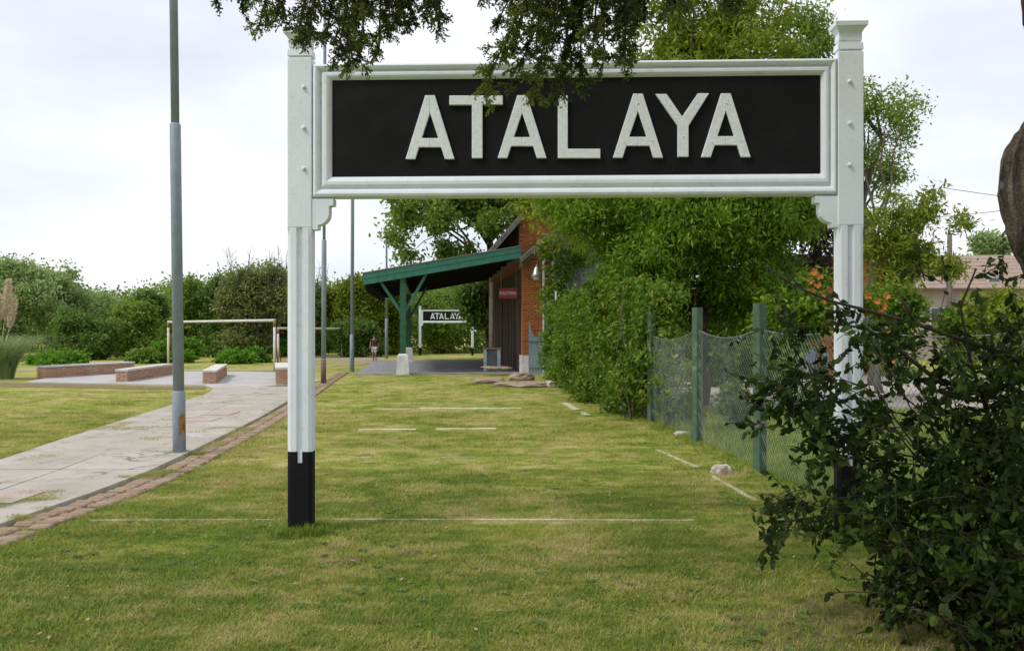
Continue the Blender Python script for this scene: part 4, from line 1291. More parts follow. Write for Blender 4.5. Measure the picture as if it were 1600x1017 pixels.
for k, (px, py, r, Y_, lab) in enumerate(((1072, 628, 26, 14.0, 'small dark weed clump behind the middle fence post'), (1132, 618, 34, 13.2, 'leafy dark weed between the middle and the near fence post'), (1160, 560, 30, 15.5, 'sparse leafy sapling in front of the blue-grey car'))):
    x = X(px, Y_); rm = r / F * Y_; z = Z(py, Y_)
    bl = [(x + rr.uniform(-.6, .6) * rm, Y_ + rr.uniform(-.2, .2), max(z + rr.uniform(-.8, .6) * rm, .15), rm * .7, rm * .7, rm * .6) for _ in range(6)]
    tree('weed_plant', lab, 'plant', (x, Y_), z, bl, L['dark'], M['bark'], 60, 26, rm * .25, .085, .045, 160 + k, r0=.02, nlimb=6, shell=.1)
for k, (px, py, w_, h_) in enumerate(((1020, 520, 90, 50), (1120, 515, 110, 50), (1215, 520, 100, 60))):
    Y_ = 24.5; x = X(px, Y_); rm = w_ / F * Y_ * .5; z = Z(py - h_ * .5, Y_)
    bl = blobset(x, Y_, .1, z, rm, .8, 8, random.Random(200 + k))
    tree('undergrowth_bush', ('dark bush under the lush tree above the dry twigs', 'dark bush in the gap under the lush tree between two fence posts', 'dark bush under the lush tree beside the near fence post')[k], 'bush', (x, Y_), z, bl, L['dark'], M['bark'], 170, 40, .3, .15, .075, 210 + k, r0=.06, nlimb=5)
# orange flowering bush
Yf = 17
fb = thing('flowering_bush', 'bush with orange flowers behind the right sign post', 'bush', (X(1320, Yf), Yf, 0))
bl = [(X(1275, Yf), Yf, Z(440, Yf), .3, .3, .3), (X(1300, Yf), Yf, Z(490, Yf), .35, .3, .45), (X(1360, Yf), Yf, Z(470, Yf), .35, .3, .3), (X(1340, Yf), Yf, Z(530, Yf), .5, .4, .4)]
crown('crown', fb, L['lush'], bl, 90, 34, .16, .12, .05, 71)
rng = np.random.default_rng(72)
cc = [(1271, 425), (1280, 432), (1266, 438), (1277, 445), (1268, 455), (1290, 470), (1262, 462), (1370, 470), (1380, 478), (1385, 462), (1376, 488), (1386, 520), (1392, 562), (1356, 463), (1288, 458)]
mb = MB()
for (px, py) in cc:
    q = P(px, py, Yf - .4)
    for k in range(7):
        a = rng.uniform(0, 6.28); e = q + Vector((math.cos(a) * .08, -.03, math.sin(a) * .08)); s_ = Vector((-math.sin(a), 0, math.cos(a))) * .025
        mb.add([q, q.lerp(e, .6) + s_, e, q.lerp(e, .6) - s_], [(0, 1, 2, 3)])
mb.build('flowers', L['flower'], fb, kind='stuff')
trunk(fb, (X(1320, Yf), Yf, 0), (X(1320, Yf), Yf, 1.6), .04, .015, [Vector(b[:3]) for b in bl], 73, M['bark'], .6)

# hedge of creepers over the back part of the fence
hd = thing('hedge', 'overgrown yellow-green creeper hedge between the gate and the wire fence', 'hedge', tuple(fl.p(9, 0)))
bl = []
for k in range(34):
    u = 5.6 + 11.4 * k / 33
    q = fl.p(u, 0, -(.0 + .16 * rr.random() + .004 * (u - 5.6)))
    for zz in (.3, .9, 1.5, 2.0):
        if zz > 2 and not (k % 2): continue
        kk = rr.uniform(.55, 1.15)
        bl.append((q.x + rr.uniform(-.28, .22) + (.1 if zz > 1.5 else 0), q.y, zz + rr.uniform(-.25, .35), .38 * kk, .45 * kk, .42 * kk))
crown('foliage', hd, L['hedge'], bl, 3900, 28, .17, .10, .05, 81, droop=.7, shell=.3)
mb = MB()
for k in range(40):
    q = fl.p(5.6 + 10.5 * rr.random(), 0, -rr.uniform(.05, .35))
    pts = limb_path(q, q + Vector((rr.uniform(-.3, .3), rr.uniform(-.4, .4), rr.uniform(1.2, 2.2))), rr, 0, .16, 6)
    mb.tube(pts, [.018 * (1 - i / 8) for i in range(7)], 5)
mb.build('stems', M['bark_grey'], hd)
# creeper over the shed, and a dry little bush inside the fence
cr_ = thing('creeper', 'yellowish creeper hanging on the pale shed wall by the gate', 'creeper', (X(880, 28.8), 28.8, 0))
bl = [(X(px, 28.9), 28.9, Z(py, 28.9), .35, .2, .5) for px, py in ((862, 410), (870, 440), (884, 425), (864, 480), (880, 465), (900, 400), (858, 385), (905, 385), (866, 520), (858, 450), (860, 560))]
crown('foliage', cr_, L['hedge'], bl, 150, 30, .2, .12, .06, 82, droop=.7)
mb = MB()
for k in range(5):
    mb.tube(limb_path((X(870 + 7 * k, 28.95), 28.95, 0), (X(866 + 9 * k, 28.9), 28.9, 3.6), rr, 0, .05, 5), .015, 5)
mb.build('stems', M['bark_grey'], cr_)
db = thing('dry_bush', 'thin dry bush with pale twigs behind the two nearest-to-hedge fence posts', 'bush', (X(1040, 14.2), 14.2, 0))
mb = MB(); base = Vector((X(1043, 14.2), 14.2, 0)); tips = []
for k in range(16):
    e = Vector((X(rr.uniform(1020, 1080), 14.2), 14.2 + rr.uniform(-.3, .5), rr.uniform(.8, 1.5)))
    pts = limb_path(base, e, rr, .03, .16, 6); mb.tube(pts, [.02 * (1 - i / 7.5) for i in range(7)], 4); tips += pts[3:]
mb.build('branches', M['bark_grey'], db)
crown('foliage', db, L['olive'], [(q.x, q.y, q.z, .14, .14, .12) for q in tips], 60, 22, .08, .06, .025, 83)

# ------------------------------------------------------------------ houses and car on the road behind the fence
Yh = 46
hs = thing('house', 'pale house with a broad brown roof at the right behind the bush', 'house', (X(1560, Yh), Yh, 0))
xa, xb = X(1415, Yh), X(1760, Yh)
ze, zr = Z(452, Yh), Z(393, Yh)
MB().box(((xa + xb) / 2, Yh + 3.2, ze / 2), (xb - xa - .8, 6, ze)).build('wall', M['housewall'], hs)
for k in range(9):                                   # roof courses, each lapping the one below
    t0, t1 = k / 9, (k + 1) / 9 + .02
    MB().hexa([(xa, Yh - .5 + 3.6 * t0, ze + (zr - ze) * t0), (xb, Yh - .5 + 3.6 * t0, ze + (zr - ze) * t0), (xb, Yh - .5 + 3.6 * t1, ze + (zr - ze) * t1 - .03), (xa, Yh - .5 + 3.6 * t1, ze + (zr - ze) * t1 - .03),
               (xa, Yh - .5 + 3.6 * t0, ze + (zr - ze) * t0 + .07), (xb, Yh - .5 + 3.6 * t0, ze + (zr - ze) * t0 + .07), (xb, Yh - .5 + 3.6 * t1, ze + (zr - ze) * t1 + .04), (xa, Yh - .5 + 3.6 * t1, ze + (zr - ze) * t1 + .04)]).build('roof', M['tileroof'], hs)
MB().hexa([(xa, Yh + 3.1, zr - .1), (xb, Yh + 3.1, zr - .1), (xb, Yh + 6.8, ze), (xa, Yh + 6.8, ze), (xa, Yh + 3.1, zr), (xb, Yh + 3.1, zr), (xb, Yh + 6.8, ze + .1), (xa, Yh + 6.8, ze + .1)]).build('roof', M['tileroof'], hs)
for (pa, pb_, t_, b_) in ((1546, 1566, 432, 447), (1455, 1478, 480, 520), (1540, 1560, 488, 530)):
    fr = MB().box((X((pa + pb_) / 2, Yh), Yh + (.14 if t_ > 450 else 0.2), (Z(t_, Yh) + Z(b_, Yh)) / 2), ((pb_ - pa) / F * Yh, .1, (b_ - t_) / F * Yh)).build('window', M['frame_white'], hs)
    MB().box((X((pa + pb_) / 2, Yh), Yh + (.08 if t_ > 450 else .14), (Z(t_, Yh) + Z(b_, Yh)) / 2), ((pb_ - pa) / F * Yh - .12, .03, (b_ - t_) / F * Yh - .12)).build('pane', M['glass'], fr)
for px in (1543, 1570):                              # porch posts
    MB().box((X(px, Yh - 4), Yh - 4, 1.0), (.16, .16, 2.3)).build('porch_post', M['frame_white'], hs)
MB().hexa([(X(1530, 42), 41.6, 2.1), (X(1700, 42), 41.6, 2.1), (X(1700, 42), 46.1, 2.35), (X(1530, 42), 46.1, 2.35), (X(1530, 42), 41.6, 2.2), (X(1700, 42), 41.6, 2.2), (X(1700, 42), 46.1, 2.45), (X(1530, 42), 46.1, 2.45)]).build('porch_roof', M['tileroof'], hs)

Yq = 31.5
bh = thing('brick_house', 'orange brick house hidden behind leaves by the right sign post', 'house', (X(1300, Yq), Yq, 0))
MB().box((X(1300, Yq), Yq + 2.5, Z(408, Yq) / 2), (X(1392, Yq) - X(1225, Yq), 5, Z(408, Yq))).build('wall', M['brick'], bh)
MB().box((X(1300, Yq), Yq + 2.5, Z(404, Yq)), (X(1400, Yq) - X(1215, Yq), 5.6, .14)).build('roof', M['greyroof'], bh)
fr = MB().box((X(1345, Yq), Yq - .01, 1.5), (1.0, .08, 1.1)).build('window', M['frame_white'], bh)
MB().box((X(1345, Yq), Yq - .06, 1.5), (.84, .03, .94)).build('pane', M['glass'], bh)

# blue-grey car parked at the far side of the road
Yv = 28.2; xv = X(1090, Yv)
car = thing('parked_car', 'blue-grey car parked across the road seen through the wire mesh', 'car', (xv + 2.0, Yv, 0))
prof = [(0, .35), (0, .62), (.12, .78), (.95, .90), (1.55, 1.36), (1.9, 1.44), (3.0, 1.42), (3.6, 1.05), (4.05, .98), (4.15, .6), (4.1, .35)]
MB().prism([(x_, z_) for x_, z_ in prof], (xv, Yv, 0), (xv, Yv + 1.65, 0), (1, 0, 0), (0, 0, 1)).build('body', M['car'], car)
for poly in ([(1.12, .94), (1.62, 1.33), (2.2, 1.37), (2.2, .95)], [(2.28, .95), (2.28, 1.37), (2.95, 1.35), (3.4, 1.04), (3.3, .95)]):
    MB().prism(poly, (xv, Yv - .008, 0), (xv, Yv + .02, 0), (1, 0, 0), (0, 0, 1)).build('side_window', M['glass'], car)
MB().add([(xv + .99, Yv + .1, .93), (xv + .99, Yv + 1.55, .93), (xv + 1.54, Yv + 1.45, 1.365), (xv + 1.54, Yv + .2, 1.365)], [(0, 1, 2, 3)]).build('windscreen', M['glass'], car)
for xx in (.8, 3.3):
    for yy in (-.02, 1.5):
        wv = MB().tube([(xv + xx, Yv + yy, .31), (xv + xx, Yv + yy + .18, .31)], .31, 18).build('wheel', M['rubber'], car)
        MB().tube([(xv + xx, Yv + yy - .006, .31), (xv + xx, Yv + yy + .02, .31)], .19, 14).build('rim', M['chrome'], wv)
for yy in (.2, 1.3):
    MB().box((xv + .03, Yv + yy, .66), (.1, .28, .14), bev=.02).build('headlight', M['frame_white'], car)

# utility pole, cables
o = MB().tube([(X(1483, 33), 33, -.2), (X(1484, 33), 33, Z(366, 33))], [.11, .085], 10).build('wooden_pole', M['wood_grey'], None)
tag(o, 'plain brown wooden pole in front of the brown roofed house', 'pole')
for (a, b, lab) in ((P(1470, 293, 33), P(1760, 322, 33), 'upper black cable crossing the sky at the right'), (P(1400, 345, 33), P(1760, 300, 33), 'lower slanting cable crossing the sky at the right')):
    pts = [a.lerp(b, t / 10) - Vector((0, 0, .12 * math.sin(math.pi * t / 10))) for t in range(11)]
    o = MB().tube(pts, .011, 5).build('cable', M['rubber'], None); tag(o, lab, 'cable')

o = MB().tube([(X(1762, 33), 33.1, -.3), (X(1762, 33), 33.1, Z(285, 33))], [.13, .10], 10).build('wooden_pole', M['wood_grey'], None)
tag(o, 'wooden cable pole beyond the house carrying the two thin cables', 'pole')
# ------------------------------------------------------------------ walker on the field
hx, hy = G(585, 566)
pz = 1.32 / 1.7
pers = thing('person', 'small distant person in dark top and pale shorts walking on the field', 'person', (hx, hy, 0))
def skin_mesh(name, verts, edges, radii, mat, sub=2):
    me = bpy.data.meshes.new(name)
    me.from_pydata([tuple(Vector(v) * pz) for v in verts], edges, [])
    o = link(name, me, mat, pers)
    sk = o.modifiers.new('skin', 'SKIN'); sk.use_smooth_shade = True
    for i, r in enumerate(radii):
        rx, ry = r if isinstance(r, tuple) else (r, r)
        me.skin_vertices[0].data[i].radius = (rx * pz, ry * pz)
    me.skin_vertices[0].data[0].use_root = True
    ss = o.modifiers.new('sub', 'SUBSURF'); ss.levels = sub; ss.render_levels = sub
    return o
bv = [(0, 0, .95), (0, 0, 1.15), (0, .01, 1.38), (0, .0, 1.47), (0, -.01, 1.58), (0, -.01, 1.67),
      (.09, .0, .90), (.10, -.12, .50), (.10, .02, .08), (.10, -.10, .03), (-.09, 0, .90), (-.10, .10, .50), (-.10, .30, .12), (-.10, .22, .03),
      (.18, 0, 1.38), (.24, .08, 1.12), (.24, -.02, .90), (.24, -.05, .81), (-.18, 0, 1.38), (-.24, -.08, 1.12), (-.24, -.18, .92), (-.24, -.22, .83)]
be = [(0, 1), (1, 2), (2, 3), (3, 4), (4, 5), (0, 6), (6, 7), (7, 8), (8, 9), (0, 10), (10, 11), (11, 12), (12, 13), (2, 14), (14, 15), (15, 16), (16, 17), (2, 18), (18, 19), (19, 20), (20, 21)]
brd = [(.14, .10), (.13, .10), (.15, .10), .055, .085, .06, .085, .06, .04, .035, .085, .06, .04, .035, .06, .045, .035, .03, .06, .045, .035, .03]
skin_mesh('body', bv, be, brd, M['skin'])
skin_mesh('top', [(0, 0, .93), (0, 0, 1.15), (0, .01, 1.40), (.18, 0, 1.38), (.22, .05, 1.22), (-.18, 0, 1.38), (-.22, -.05, 1.22)], [(0, 1), (1, 2), (2, 3), (3, 4), (2, 5), (5, 6)], [(.16, .12), (.15, .12), (.165, .115), .075, .07, .075, .07], M['darktop'])
skin_mesh('shorts', [(0, 0, .95), (.09, 0, .88), (.10, -.09, .60), (-.09, 0, .88), (-.10, .07, .60)], [(0, 1), (1, 2), (0, 3), (3, 4)], [(.165, .13), .105, .10, .105, .10], M['shorts'])
skin_mesh('hair', [(0, .03, 1.60), (0, .01, 1.68), (0, .05, 1.50)], [(0, 1), (0, 2)], [.095, .085, .06], M['hair'])

# ------------------------------------------------------------------ near conifer: trunk, limbs and hanging sprays
Yn = 5.5
con = thing('conifer', 'old conifer with gnarled trunk at the right edge and dark boughs hanging over the sign', 'tree', (3.25, Yn, 0))
edge = [(-1.3, .34), (0.0, .34), (.8, .33), (1.55, .31), (1.95, .32), (2.20, .36), (2.40, .39), (2.60, .36), (2.85, .27), (3.15, .25), (3.45, .28), (3.9, .31), (5.0, .27), (7.0, .2), (9.5, .08)]
mb = MB()
lx = {1.55: 2.93, 1.95: 2.86, 2.20: 2.765, 2.40: 2.735, 2.60: 2.76, 2.85: 2.86, 3.15: 2.90, 3.45: 2.84}
pts = []; rad = []
for z, r in edge[1:]:
    xx = lx.get(z, 2.97 if z < 1.5 else 2.86) * Yn / 5.0 + r + .05
    pts.append((xx + R.uniform(-.01, .01), Yn, z)); rad.append(r)
pts[0] = (pts[0][0], Yn, -.15); rad[0] *= 1.3
pts2, rad2 = [], []
for i in range(len(pts) - 1):
    for s in range(10):
        t = s / 10
        pts2.append(Vector(pts[i]).lerp(Vector(pts[i + 1]), t)); rad2.append(rad[i] + (rad[i + 1] - rad[i]) * t)
pts2.append(Vector(pts[-1])); rad2.append(rad[-1])
mb.tube(pts2, rad2, 90)
for i, v in enumerate(mb.v):                         # furrowed bark relief
    x, y, z = v
    a = math.atan2(y - Yn, x - 3.2)
    k = .020 * abs(math.sin(a * 9 + 2.3 * math.sin(z * 2.1 + a))) + .014 * math.sin(a * 5 + z * 3.3) + .010 * math.sin(z * 13 + a * 7) + .02 * math.sin(z * 5.1 + 1)
    mb.v[i] = (x + math.cos(a) * k, y + math.sin(a) * k, z)
tr = mb.build('trunk', M['bark_near'], con)
topx = 2.9
limbs = MB()
limb_defs = [((3.05, 5.5, 4.25), (1.4, 5.0, 4.15), (-.3, 4.9, 3.95), (-1.9, 5.0, 3.85)),
             ((3.05, 5.5, 4.6), (2.0, 5.3, 4.5), (.8, 5.4, 4.05), (.1, 5.5, 3.9)),
             ((3.0, 5.4, 4.9), (1.6, 4.3, 5.2), (.3, 3.2, 5.3), (-1.2, 2.2, 5.3)),
             ((3.0, 5.4, 5.4), (2.6, 3.6, 5.9), (2.4, 2.0, 6.1), (2.2, .2, 6.0)),
             ((3.1, 5.4, 5.8), (4.2, 4.0, 6.1), (5.0, 2.6, 6.2), (5.6, 1.2, 6.1)),
             ((3.0, 5.4, 6.2), (1.0, 5.0, 6.8), (-1.0, 4.4, 7.0), (-2.6, 4.0, 6.8))]
def bez(c, n=14):
    c = [Vector(q) for q in c]; o = []
    for i in range(n + 1):
        t = i / n; s = 1 - t
        o.append(c[0] * s ** 3 + c[1] * 3 * s * s * t + c[2] * 3 * s * t * t + c[3] * t ** 3)
    return o
for c in limb_defs:
    q = bez(c); limbs.tube(q, [.09 * (1 - .8 * i / 14) + .01 for i in range(15)], 8)
tips = [(338, 8, 470), (372, 14, 480), (404, 54, 480), (438, 40, 495), (466, 70, 505), (484, 74, 505),
        (512, 58, 545), (528, 104, 560), (545, 108, 565), (562, 104, 590), (556, 60, 590), (592, 90, 610), (606, 60, 625), (622, 40, 640),
        (642, 48, 640), (668, 28, 668), (687, 46, 674), (752, 4, 745),
        (778, 44, 880), (792, 92, 890), (757, 150, 895), (802, 142, 905), (832, 156, 900), (850, 112, 900), (872, 156, 912), (905, 142, 930), (925, 100, 940), (942, 112, 950), (976, 120, 985), (966, 70, 985), (992, 60, 1000), (838, 70, 880), (890, 90, 915), (820, 24, 870), (1004, 24, 1012),
        (1048, 18, 1060), (1066, 12, 1062), (1132, 14, 1122), (1150, 4, 1160), (560, 14, 590), (920, 30, 940), (870, 40, 890)]
rng = np.random.default_rng(91)
PV = []; DV = []; TV = []
for (px, py, sx) in tips:
    Yq = rng.uniform(4.75, 5.45)
    lim = 3.9 if px < 700 else 3.98
    a = Vector((X(sx, Yq) + rng.uniform(-.05, .05), Yq + rng.uniform(-.1, .1), lim))
    b = P(px, py, Yq)
    b.z += .03
    mid1 = a.lerp(b, .4) + Vector((0, 0, .05)); mid2 = b + (a - b) * .18 + Vector((0, 0, .08))
    q = bez((a, mid1, mid2, b), 10)
    limbs.tube(q, [.010 * (1 - .8 * i / 10) + .0015 for i in range(11)], 5)
    Lb = (b - a).length
    nsec = int(11 + 34 * Lb)
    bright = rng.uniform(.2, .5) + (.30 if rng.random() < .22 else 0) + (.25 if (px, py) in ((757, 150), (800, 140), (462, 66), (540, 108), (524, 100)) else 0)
    for k in range(nsec):
        t = .12 + .88 * (k + rng.random()) / nsec
        i = min(int(t * 10), 9); p0 = q[i].lerp(q[i + 1], t * 10 - i)
        dr = (q[i + 1] - q[i]).normalized()
        d = Vector(unit(np.array(dr) * .6 + rng.normal(size=3) * .95 + np.array([0, 0, -.25])))
        l2 = rng.uniform(.06, .155) * (1.15 - .45 * t)
        limbs.tube([p0, p0 + d * l2 * .6 + Vector((0, 0, -.004)), p0 + d * l2 + Vector((0, 0, -.012))], [.0028, .002, .001], 3, False)
        ter = int(rng.integers(9, 14))
        for m_ in range(ter):
            s_ = rng.uniform(.1, 1.0); p1 = p0 + d * l2 * s_
            d3 = unit(np.array(d) * .9 + rng.normal(size=3) * .65 + np.array([0, 0, -.15])); l3 = rng.uniform(.024, .060)
            nl = 9
            for e_ in range(nl):
                pe = np.array(p1) + d3 * l3 * (e_ / nl)
                PV.append(pe); DV.append(unit(d3 + rng.normal(size=3) * .5)); TV.append(np.clip(bright + .25 * (t > .75) * s_ + rng.normal() * .1, 0, 1))  # higher tint at the outer ends paints sunlit tips into the sprays
PV = np.array(PV); DV = np.array(DV)
n = len(PV)
sv = unit(np.cross(DV, rng.normal(size=(n, 3))))
ll = rng.uniform(.011, .020, n)[:, None]; lw = rng.uniform(.0036, .0062, n)[:, None]
v = np.empty((n, 4, 3)); v[:, 0] = PV; v[:, 1] = PV + DV * ll * .5 + sv * lw; v[:, 2] = PV + DV * ll; v[:, 3] = PV + DV * ll * .5 - sv * lw
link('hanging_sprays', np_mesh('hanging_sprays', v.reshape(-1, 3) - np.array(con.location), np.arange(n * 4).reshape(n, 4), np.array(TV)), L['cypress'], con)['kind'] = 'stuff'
limbs.build('limbs', M['bark_near'], con)
# the main crown, above and behind the camera, which shades the near lawn; low boughs added to darken the bush
bl = [(2.8, 3.2, 7.2, 2.6, 2.6, 1.3), (.2, 2.6, 6.9, 2.3, 2.4, 1.1), (4.8, 3.0, 6.8, 2.2, 2.4, 1.4), (2.6, .2, 6.8, 2.6, 2.2, 1.3), (-1.6, 2.4, 6.9, 1.8, 2.0, 1.0), (5.0, .4, 6.6, 2.4, 2.2, 1.4), (3.0, 5.6, 8.4, 2.0, 2.0, 1.6), (.2, .0, 7.0, 2.2, 2.0, 1.1), (5.4, 5.0, 5.6, 1.6, 1.6, 1.4), (3.2, 3.7, 4.5, 1.5, 1.2, .6), (4.4, 4.6, 4.2, 1.0, 1.4, .8), (2.2, 3.0, 4.6, 1.2, 1.0, .5)]
crown('crown', con, L['cypress'], bl, 430, 40, .42, .20, .055, 92, droop=.5, shell=.2, keep=lambda p: (p[:, 2] > EYE + .40 * np.maximum(p[:, 1], 0) + .25) | (p[:, 0] > .62 * p[:, 1] + .5))

# ------------------------------------------------------------------ near dark bush at the right
Yu = 4.75
bu = thing('dark_bush', 'large dark glossy leaved bush filling the lower right corner', 'bush', (X(1540, Yu), Yu, 0))
rng = np.random.default_rng(101)
def ovate(n=3):
    c = [(0, 0, 0), (.33, .26, .035), (.33, -.26, .035), (.70, .20, .02), (.70, -.20, .02), (1.0, 0, -.04), (.36, 0, 0), (.72, 0, -.015)]
    f = [(0, 6, 1), (0, 2, 6), (6, 7, 3, 1), (6, 2, 4, 7), (7, 5, 3), (7, 4, 5)]
    return np.array(c), f
LV, LF = ovate()
blobs = [  # px, py, Y, rx, ry, rz (px), clumps
    (1500, 900, 4.5, 120, .55, 110, 130), (1430, 860, 4.6, 80, .45, 75, 62), (1560, 800, 4.6, 100, .6, 120, 130), (1480, 770, 4.8, 100, .5, 75, 70),
    (1400, 750, 4.8, 85, .45, 60, 40), (1550, 670, 4.9, 80, .5, 80, 52), (1450, 660, 5.0, 100, .5, 60, 34), (1360, 650, 4.9, 80, .4, 60, 24),
    (1285, 670, 4.9, 75, .4, 60, 30), (1255, 785, 4.7, 70, .35, 32, 19), (1320, 800, 4.7, 70, .35, 45, 27), (1370, 560, 5.0, 90, .4, 50, 20),
    (1245, 595, 5.0, 70, .4, 80, 40), (1480, 550, 5.0, 90, .4, 45, 18), (1575, 530, 4.9, 40, .4, 70, 24), (1570, 435, 4.9, 35, .3, 20, 5), (1480, 440, 4.9, 50, .3, 30, 4),
    (1330, 490, 5.0, 40, .3, 40, 6), (1600, 960, 4.4, 90, .5, 90, 90), (1410, 930, 4.5, 45, .35, 35, 18), (1205, 640, 5.0, 35, .3, 60, 8), (1645, 660, 4.8, 60, .6, 180, 90), (1560, 980, 4.3, 100, .4, 60, 60),
    (1575, 600, 4.8, 50, .5, 60, 34), (1540, 720, 4.7, 70, .5, 70, 44), (1500, 610, 4.9, 60, .4, 50, 16), (1230, 520, 5.0, 50, .3, 40, 10),
    (1340, 710, 4.8, 60, .3, 50, 16), (1220, 815, 4.7, 40, .25, 20, 7)]
pos = []; tn = []
twig = MB()
hub = [Vector((X(1560, 4.8), 4.8, .25)), Vector((X(1500, 4.9), 4.9, .75)), Vector((X(1590, 4.9), 4.9, 1.15))]
for (px, py, Y_, rx, ry, rz, nc) in blobs:
    for k in range(nc):
        d = unit(rng.normal(size=3)); s = rng.uniform(.1, 1.0)
        c = Vector((X(px + d[0] * s * rx, Y_), Y_ + d[1] * s * ry, Z(py, Y_) + d[2] * s * rz / F * Y_))
        if c.z < .04: continue
        # a short twig with leaves along it
        hb = min(hub, key=lambda h: (h - c).length)
        dv = Vector(unit(np.array((c - hb).normalized()) * .6 + rng.normal(size=3) * .7 + np.array([0, 0, -.12])))
        tl_ = rng.uniform(.12, .26)
        twig.tube([c, c + dv * tl_ * .5 + Vector((0, 0, .008)), c + dv * tl_], [.0035, .0026, .0012], 4, False)
        nl = int(rng.integers(9, 14)); ct = rng.uniform(.2, .75)
        for i in range(nl):
            pos.append((c + dv * tl_ * (i + .5) / nl, dv)); tn.append(np.clip(ct + rng.normal() * .15, 0, 1))
    a = hub[0 if py > 740 else (1 if px < 1500 else 2)]
    e = Vector((X(px, Y_), Y_, Z(py, Y_)))
    twig.tube(limb_path(a, e, R, .05, .15, 6), [.007 * (1 - i / 7.5) for i in range(7)], 5)
for h in hub: twig.tube(limb_path((X(1555, 4.8), 4.8, -.05), h, R, 0, .1, 4), [.035, .03, .026, .022, .018], 7)
for pth in ([(1195, 415), (1240, 448), (1300, 470), (1360, 488), (1430, 505), (1500, 528), (1560, 550), (1600, 570)], [(1290, 505), (1350, 512), (1400, 540), (1470, 600)], [(1260, 690), (1330, 700), (1420, 760)], [(1520, 420), (1500, 480), (1520, 560), (1560, 700)], [(1400, 455), (1430, 505)], [(1185, 880), (1230, 815), (1300, 805), (1400, 830)]):
    q = [P(px, py, 4.95) for px, py in pth]; q = [v_ + Vector((0, rng.uniform(-.05, .05), 0)) for v_ in q]
    n_ = len(q); twig.tube(q, [.005 + .010 * i / n_ for i in range(n_)], 6)
    for v0_, v1_ in zip(q, q[1:]):
        for _ in range(3):
            c = v0_.lerp(v1_, rng.random()); dv = Vector(unit(rng.normal(size=3) + np.array([0, 0, -.5])))
            for i in range(int(rng.integers(2, 5))):
                pos.append((c + dv * .03 * i, dv)); tn.append(np.clip(.5 + rng.normal() * .2, 0, 1))
twig.build('branches', M['twig_red'], bu)
mats = []
for (p0, dv) in pos:
    ax = Vector(unit(np.array(dv) * .5 + rng.normal(size=3) * .7 + np.array([0, 0, -.35])))
    nn_ = Vector(unit(rng.normal(size=3) + np.array([0, -.3, .7])))
    sd_ = nn_.cross(ax).normalized(); nn_ = ax.cross(sd_).normalized()
    ln = rng.uniform(.026, .074); 
    mats.append((p0, ax, sd_, nn_, ln))
score = []
for i, (p0, ax, sd_, nn_, ln) in enumerate(mats):
    px = CX + F * p0.x / p0.y; py = HY - F * (p0.z - EYE) / p0.y
    if 1150 < px < 1590 and py < 1005:
        score.append((ln / p0.y * (.35 + abs(nn_.y)) - (p0.y - 4.4) * .004 + rng.uniform(0, .001), i))
score.sort(reverse=True)
chosen = set(i for _, i in score[:300])
lm = []
for k in range(6):
    me = bpy.data.meshes.new('leaf'); me.from_pydata([tuple(q) for q in LV * np.array([1, .85 + .06 * k, 1 + .4 * k])], [], LF)
    a = me.attributes.new('tint', 'FLOAT', 'FACE'); a.data.foreach_set('value', [.15 + .14 * k] * len(LF)); me.materials.append(L['bush']); lm.append(me)
Vr = []; Fr = []; Tr = []
bl_loc = Vector(bu.location)
for i, (p0, ax, sd_, nn_, ln) in enumerate(mats):
    if i in chosen:
        o = bpy.data.objects.new('leaf', lm[R.randrange(6)]); COL.objects.link(o); o.parent = bu
        m4 = Matrix((ax * ln, sd_ * ln, nn_ * ln)).transposed().to_4x4(); m4.translation = p0 - bl_loc
        o.matrix_local = m4
    else:
        b = len(Vr)
        for q in LV:
            Vr.append(p0 + ax * (q[0] * ln) + sd_ * (q[1] * ln) + nn_ * (q[2] * ln) - bl_loc)
        for f_ in LF: Fr.append(tuple(b + j for j in f_)); Tr.append(tn[i])
me = bpy.data.meshes.new('foliage'); me.from_pydata(Vr, [], Fr)
a = me.attributes.new('tint', 'FLOAT', 'FACE'); a.data.foreach_set('value', Tr)
link('foliage', me, L['bush'], bu)['kind'] = 'stuff'

# ------------------------------------------------------------------ grass
def tuft(seed, nb, rad, h0, h1, wd, lean):
    r = np.random.default_rng(seed); V = []; Fq = []
    for k in range(nb):
        a = r.uniform(0, 6.28); rr_ = rad * math.sqrt(r.random()); o0 = np.array([rr_ * math.cos(a), rr_ * math.sin(a), -.004])
        h = r.uniform(h0, h1); b = r.uniform(0, 6.28); ln_ = r.uniform(.2, 1.0) * lean * h
        d = np.array([math.cos(b), math.sin(b), 0]); s = np.array([-d[1], d[0], 0]) * wd * r.uniform(.7, 1.3)
        i = len(V)
        V += [o0 - s, o0 + s, o0 + d * ln_ * .45 + np.array([0, 0, h * .62]) + s * .75, o0 + d * ln_ * .45 + np.array([0, 0, h * .62]) - s * .75, o0 + d * ln_ * 1.25 + np.array([0, 0, h])]
        Fq += [(i, i + 1, i + 2, i + 3), (i + 3, i + 2, i + 4)]
    me = bpy.data.meshes.new('grass_tuft'); me.from_pydata([tuple(q) for q in V], [], Fq)
    return me
